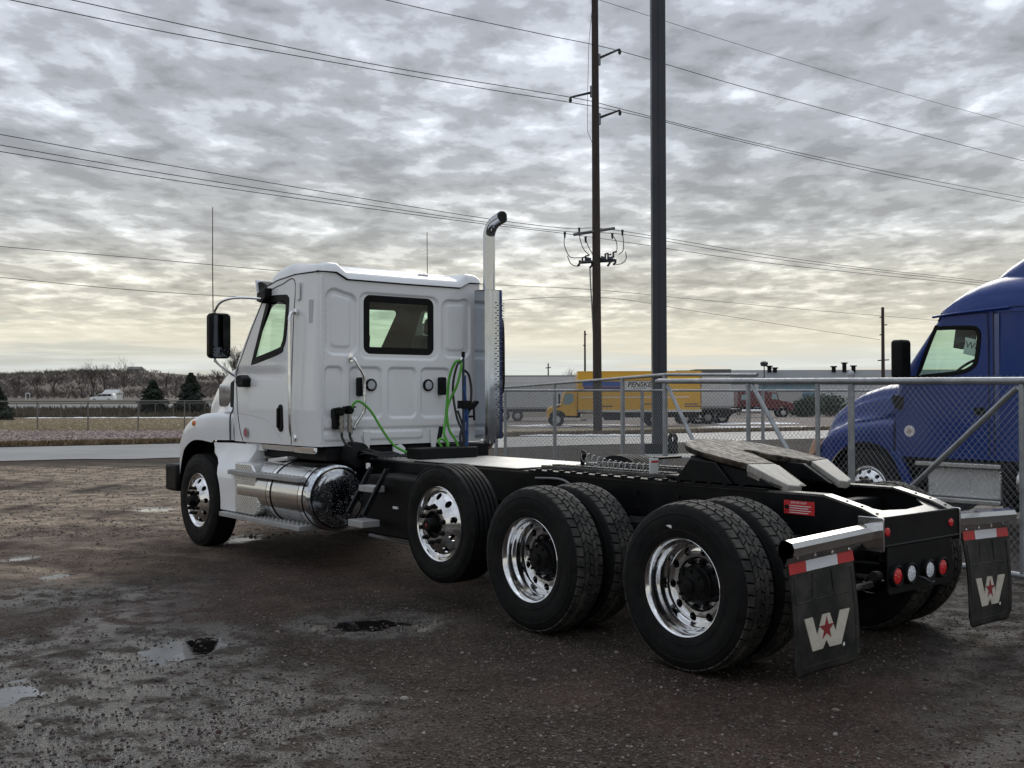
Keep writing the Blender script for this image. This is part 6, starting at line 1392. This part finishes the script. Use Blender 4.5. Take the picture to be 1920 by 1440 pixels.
def red_truck():
    t = thing('semi_tractor', 'dark red conventional tractor truck parked far back in the yard', 'truck', gpt(1464, 118), HR)
    MB().prism([(1.15, .75), (1.2, 1.35), (.9, 1.62), (-.45, 1.95), (-.62, 2.72), (-.75, 2.80), (-2.2, 2.86), (-2.25, 1.0), (-.85, .95), (-.62, .75), (-.45, 1.1), (0, 1.25), (.45, 1.1), (.6, .75)], 'y', -1.1, 1.1).build('cab', MAROON, t, bevel=.08, seg=3)
    MB().prism([(-.62, 1.98), (-.75, 2.62), (-1.25, 2.62), (-1.3, 2.0)], 'y', -1.115, -1.10).build('door_window', MATS['far_window'], t)
    MB().box(-2.22, -5.0, -1.12, 1.12, 1.15, 3.0).build('sleeper', MAROON, t, bevel=.1, seg=3); MB().box(-4.6, -4.1, -1.14, -1.115, 1.95, 2.5).build('sleeper_window', MATS['far_window'], t)
    MB().box(-.2, .9, -1.105, -1.10, 1.72, 1.78).build('hood_glint', MAROON, t)
    for x in (-2.4, -4.5): MB().lathe([(x-1.2, .001), (x-1.19, .28), (x+.6, .28), (x+.61, .001)], 20, (0, -.85, .72), 'x').build('fuel_tank', CHROME, t)
    MB().box(-8.2, .9, -.45, .45, .8, 1.05).build('chassis', DARK, t)
    for x in (0, -6.2, -7.5): far_wheel(t, x, 1.1, .52); far_wheel(t, x, -1.1, .52)
red_truck()
g3 = 'white trailers lined up behind the dark red truck'; l3 = 'pale box trailer lined up behind the dark red truck'
trailer(1418, 140, 14., HR, 'pale box trailer directly behind the sleeper of the dark red truck', group=g3); trailer(1535, 141, 14.5, HL, 'pale box trailer reaching past the nose of the dark red truck', group=g3, z1=4.0)
def metal_building():
    s = 172; o = gpt(1690, s); t = thing('metal_building', 'long low metal building with grey pitched roof and pale blue walls', 'building', o, HL)
    Lw, D = 34., 22.; e = 4.6
    MB().box(-14, Lw, -D, 0, -1, e).build('wall', mat('pale_blue_wall', (.20, .33, .42), .6, var=.1, vscale=.3, stretch=(8, 8, .1)), t)
    v = [(-14.6, .5, e-.2), (Lw+.6, .5, e-.2), (Lw+.6, -D/2, e+2.2), (-14.6, -D/2, e+2.2), (Lw+.6, -D-.5, e-.2), (-14.6, -D-.5, e-.2)]
    v2 = [(x, y, z-.18) for x, y, z in v]
    MB().add(v+v2, [(0, 1, 2, 3), (3, 2, 4, 5), (6, 9, 8, 7), (9, 11, 10, 8), (0, 6, 7, 1), (1, 7, 8, 2), (2, 8, 10, 4), (4, 10, 11, 5), (5, 11, 9, 3), (3, 9, 6, 0)]).build('roof', mat('grey_roof', (.15, .16, .17), .9, 0., var=.1, vscale=.3, spec=.1), t, 0)
    for y in (0,): MB().add([(Lw, 0, e-.3), (Lw, -D, e-.3), (Lw, -D/2, e+2.1)], [(0, 1, 2)]).build('gable', MATS['pale_blue_wall'], t, 0); MB().add([(-14, 0, e-.3), (-14, -D, e-.3), (-14, -D/2, e+2.1)], [(0, 1, 2)]).build('gable', MATS['pale_blue_wall'], t, 0)
    for px, h in ((1468, .7), (1595, .6), (1616, 1.2), (1634, .7), (1479, .4)):
        x = (1690-px)*s/FOC; r = MB().cyl((x, -9, e+1.2), (x, -9, e+2.0+h), .35, 10).build('roof_vent', DARK, t); MB().cyl((x, -9, e+2.0+h), (x, -9, e+2.2+h), .55, 10).build('vent_hood', DARK, r)
    for k in range(5): MB().box(-8+k*8, -4+k*8, .0, .06, -.5, 3.2).build('bay_door', mat('bay_door', (.42, .42, .40), .6), t)
metal_building()
tag(MB().box(-22, 0, -12, 0, -1, 5.2).build('warehouse', mat('grey_wall', (.30, .31, .32), .7), None, loc=gpt(1980, 160), bevel=.05), 'plain grey warehouse beyond the blue truck', 'building').rotation_euler = (0, 0, HL)
def suv():
    p = gpt(180, 222); t = thing('suv', 'white sport utility vehicle driving on the highway', 'car', p, HL); WP = mat('car_white', (.8, .8, .8), .3, coat=.6)
    MB().prism([(-.9, .4), (.85, .4), (1.0, .75), (.85, .98), (-.15, 1.12), (-1.0, 1.66), (-1.2, 1.74), (-3.6, 1.78), (-3.85, 1.65), (-4.0, .9), (-3.95, .4)], 'y', -.95, .95).build('body', WP, t, bevel=.07, seg=3)
    for pol in ([(-.35, 1.16), (-1.0, 1.58), (-1.55, 1.62), (-1.55, 1.18)], [(-1.62, 1.18), (-1.62, 1.63), (-2.6, 1.65), (-2.6, 1.2)], [(-2.68, 1.2), (-2.68, 1.65), (-3.5, 1.63), (-3.6, 1.25)]): MB().prism(pol, 'y', .945, .962).build('side_window', mat('dark_glass', (.02, .022, .025), .1), t)
    for x in (0, -3.0): far_wheel(t, x, .95, .37, .22); far_wheel(t, x, -.95, .37, .22)
suv()
def shed(px, s, w, h, d, label, wall, roof, name='shed', lift=0.):
    t = thing(name, label, 'building', gpt(px, s)+np.array([0, 0, lift]), HL)
    MB().box(-w/2, w/2, -d, 0, -2, h).build('wall', wall, t); v = [(-w/2-.3, .3, h), (w/2+.3, .3, h), (w/2+.3, -d/2, h+d*.22), (-w/2-.3, -d/2, h+d*.22), (w/2+.3, -d-.3, h), (-w/2-.3, -d-.3, h)]
    MB().add(v, [(0, 1, 2, 3), (3, 2, 4, 5), (0, 3, 5), (1, 4, 2)]).build('roof', roof, t, 0)
    for k in (-.25, .2): MB().box(w*k-.6, w*k+.6, .0, .05, h*.35, h*.7).build('window', MATS['dark_glass'], t)
shed(206, 250, 3.0, 1.1, 4, 'small white shed roof peeping over the highway median', WBOX, mat('shed_roof', (.5, .5, .5), .6), lift=.6)
shed(250, 560, 6.5, 2.0, 6, 'low house on the crest of the bare hill', mat('house_wall', (.2, .19, .18), .8), mat('house_roof', (.14, .13, .13), .8), 'house', .6)
fr = gpt(52, 240); fo = thing('goal_frame', 'small white goal frame behind the highway', 'frame', fr, HL)
for x in (-.45, .45): MB().cyl((x, 0, -.5), (x, 0, 1.9), .07, 8).build('post', WREF, fo)
MB().cyl((-.45, 0, 1.9), (.45, 0, 1.9), .07, 8).build('crossbar', WREF, fo)

# ------------------------------------------------------------------ trees
NEEDLE = mat('spruce_needles', (.026, .040, .026), .8, var=.45, vscale=1.2)
BARK = mat('bare_bark', (.085, .070, .060), .9, var=.3)
TWIG = mat('bare_twigs', (.075, .062, .054), .9, var=.3, vscale=.1)
def spruce(px, s, h, w, label, seed):
    rg = np.random.default_rng(seed); b = gpt(px, s); t = thing('spruce_tree', label, 'tree', b, 0., 'spruces along the highway')
    MB().tube([(0, 0, -.3), (0, 0, h*.95)], [.16, .02], 8).build('trunk', BARK, t); V = []; F = []
    for i in range(620):
        q = rg.random()**.75; z = h*(.04+.95*(1-q)*1.0) if False else h*(.05+.94*rg.random()); rr = w/2*(1-z/h)**.8*(.82+.3*rg.random()+.16*math.sin(z*5+seed)); a = rg.random()*2*PI
        L_ = max(.15, rr); dirv = np.array([math.cos(a), math.sin(a)])
        for k in range(9):
            f = (k+1)/9*(.9+.2*rg.random()); p = np.array([*(dirv*L_*f), z+.10*L_*f-.28*L_*f*f]); sd = np.array([-dirv[1], dirv[0]])*(.10+.16*(1-f*.6))*(.6+.8*rg.random())*min(1, L_)
            e = p+np.array([*(dirv*.24*(.5+rg.random())), -.05-.12*rg.random()]); n = len(V); V += [p+np.array([*sd, .03*rg.standard_normal()]), p-np.array([*sd, -.03*rg.standard_normal()]), e]; F.append((n, n+1, n+2))
            hz_ = rg.standard_normal(2)*.06; V += [p+np.array([*hz_, .10]), p+np.array([*(-hz_), -.12]), e]; F.append((n+3, n+4, n+5))
    MB().add(np.array(V), F).build('crown', NEEDLE, t, 0)
spruce(287, 146, 4.95, 5.4, 'smaller spruce with ragged open branches by the highway bank', 3)
spruce(358, 148, 6.0, 5.6, 'taller dense pointed spruce nearest to the white truck', 5)
spruce(-6, 110, 3.6, 3.6, 'dark spruce cut off at the edge of the lawn', 8)
def bare_tree(px, s, h, label, seed, spread=.5, depth=6, kids=3, r0=.16, group='bare trees under the hill', lift=0.):
    rg = np.random.default_rng(seed); b = gpt(px, s); t = thing('bare_tree', label, 'tree', b+np.array([0, 0, lift]), 0., group); tr = MB(); cr_ = MB()
    def grow(p, d, L_, r, lev):
        q = p+d*L_*.5+rg.standard_normal(3)*L_*.05; e = q+(d+rg.standard_normal(3)*.12)*L_*.5
        (tr if lev < 2 else cr_).tube([p, q, e], [r, r*.85, r*.7], 5 if lev < 2 else 3, caps=False)
        if lev >= depth: return
        for k in range(kids if lev else kids+2):
            a = rg.random()*2*PI; o_ = np.array([math.cos(a), math.sin(a), rg.random()*.5])*spread*(.7+.6*rg.random()); nd = d+o_; nd[2] = max(nd[2], -.1)+.12; nd /= np.linalg.norm(nd)
            grow(p+(e-p)*(.55+.45*rg.random()), nd, L_*(.62+.22*rg.random()), max(r*.58, .012), lev+1)
    grow(np.array([0, 0, -.2]), np.array([0, 0, 1.]), h*.33, r0, 0)
    tr.build('trunk', BARK, t); cr_.build('crown', TWIG, t)
bare_tree(428, 105, 7.4, 'leafless tree showing above the hood of the white truck', 4, .55, 6, 3, .14)
for i, (px, s, h, lab) in enumerate(((70, 262, 7.4, 'leafless low tree left of the highway car with a forked crown'), (102, 268, 8.0, 'leafless dark broad tree beside the forked low tree'), (152, 280, 9.5, 'leafless tall tree right above the white highway car'), (176, 285, 11., 'tallest leafless tree behind the highway car'), (197, 290, 9.8, 'leafless tree just behind the shed roof'), (232, 300, 10.5, 'leafless round tree in front of the hill house'), (30, 275, 6.5, 'leafless shrubby tree near the white goal frame'))):
    bare_tree(px, s, h, lab, 20+i, .6, 5, 3, .15)
bare_tree(1067, 150, 6.9, 'small leafless tree above the cab of the yellow truck', 41, .6, 5, 3, .13, None)
bare_tree(1370, 185, 7.2, 'leafless tree clump past the white cargo body', 43, .5, 5, 3, .12, None, .5)
bare_tree(1392, 190, 6.8, 'second leafless tree past the white cargo body, lower crown', 44, .5, 5, 3, .12, None, .5)
def brush():
    """the far wood on the hill reads as one grey-brown mass of twigs"""
    rg = np.random.default_rng(5); mb = MB(); V = []; F = []
    for i in range(5200):
        s = 268+370*rg.random()**.85; px = -30+520*rg.random(); u = (px-960)*s/FOC; p = su(s, u)
        if fbm(u*.03+5, s*.02, 3, 6) < .36 and s > 300: continue
        z = float(T(p[0], p[1])); h = .9+3.0*rg.random()**1.6
        for k in range(7):
            a = rg.random()*2*PI; l = h*(.5+.6*rg.random()); e = np.array([p[0]+math.cos(a)*l*.6, p[1]+math.sin(a)*l*.6, z+l*(.6+.4*rg.random())]); m_ = np.array([p[0]+math.cos(a)*l*.1, p[1]+math.sin(a)*l*.1, z+l*.3]); w = .03+.05*rg.random(); n = len(V)
            V += [(p[0]-RH[0]*w, p[1]-RH[1]*w, z), (p[0]+RH[0]*w, p[1]+RH[1]*w, z+.0), tuple(e)]; F.append((n, n+1, n+2))
            V += [tuple(m_-np.array([*(RH*w*2), 0])), tuple(m_+np.array([*(RH*w*2), 0])), (e[0]+rg.standard_normal()*h*.25, e[1]+rg.standard_normal()*h*.25, e[2]-.1*h)]; F.append((n+3, n+4, n+5))
    o = MB().add(np.array(V), F).build('hill_brush', mat('brush_grey', (.135, .115, .105), .95, var=.35, vscale=.03), None, 0); tag(o, 'grey leafless brush covering the far hillside', None, None, 'stuff')
brush()
def bank_weeds():
    rg = np.random.default_rng(15); V = []; F = []
    for i in range(5200):
        s = 134+34*rg.random(); px = -30+470*rg.random(); u = (px-960)*s/FOC; p = su(s, u); z = float(T(p[0], p[1])); h = .3+.6*rg.random()*(1 if s > 140 else .8); w = .12*rg.random()+.05; n = len(V); j = rg.standard_normal(2)*.15
        V += [(p[0]-RH[0]*w, p[1]-RH[1]*w, z), (p[0]+RH[0]*w, p[1]+RH[1]*w, z), (p[0]+j[0], p[1]+j[1], z+h)]; F.append((n, n+1, n+2))
    o = MB().add(np.array(V), F).build('bank_weeds', mat('weed_brown', (.10, .082, .055), .95, var=.5, vscale=.3), None, 0); tag(o, 'dead brown weeds on the highway bank', None, None, 'stuff')
bank_weeds()
def shrub(px, s, h, w, label, seed):
    rg = np.random.default_rng(seed); t = thing('shrub', label, 'shrub', gpt(px, s)); V = []; F = []
    for i in range(1600):
        d = rg.standard_normal(3); d /= np.linalg.norm(d); r = rg.random()**.4; p = d*r*np.array([w/2, w/2, h/2])*(.8+.4*rg.random())+np.array([0, 0, h/2]); n = len(V); sz = .13
        V += [p+rg.standard_normal(3)*sz for _ in range(3)]; F.append((n, n+1, n+2))
    MB().add(np.array(V), F).build('crown', mat('shrub_green', (.035, .06, .028), .8, var=.5, vscale=.8), t, 0); MB().tube([(0, 0, -.2), (0, 0, h*.6)], .06, 5).build('stem', BARK, t)
shrub(1500, 120, 1.7, 2.6, 'low dark green shrub beside the dark red truck', 2); shrub(1520, 118, 2.5, 3.0, 'taller green shrub just past the nose of the blue truck', 6); shrub(1555, 121, 2.6, 4., 'broad green shrub seen over the hood of the blue truck', 9)
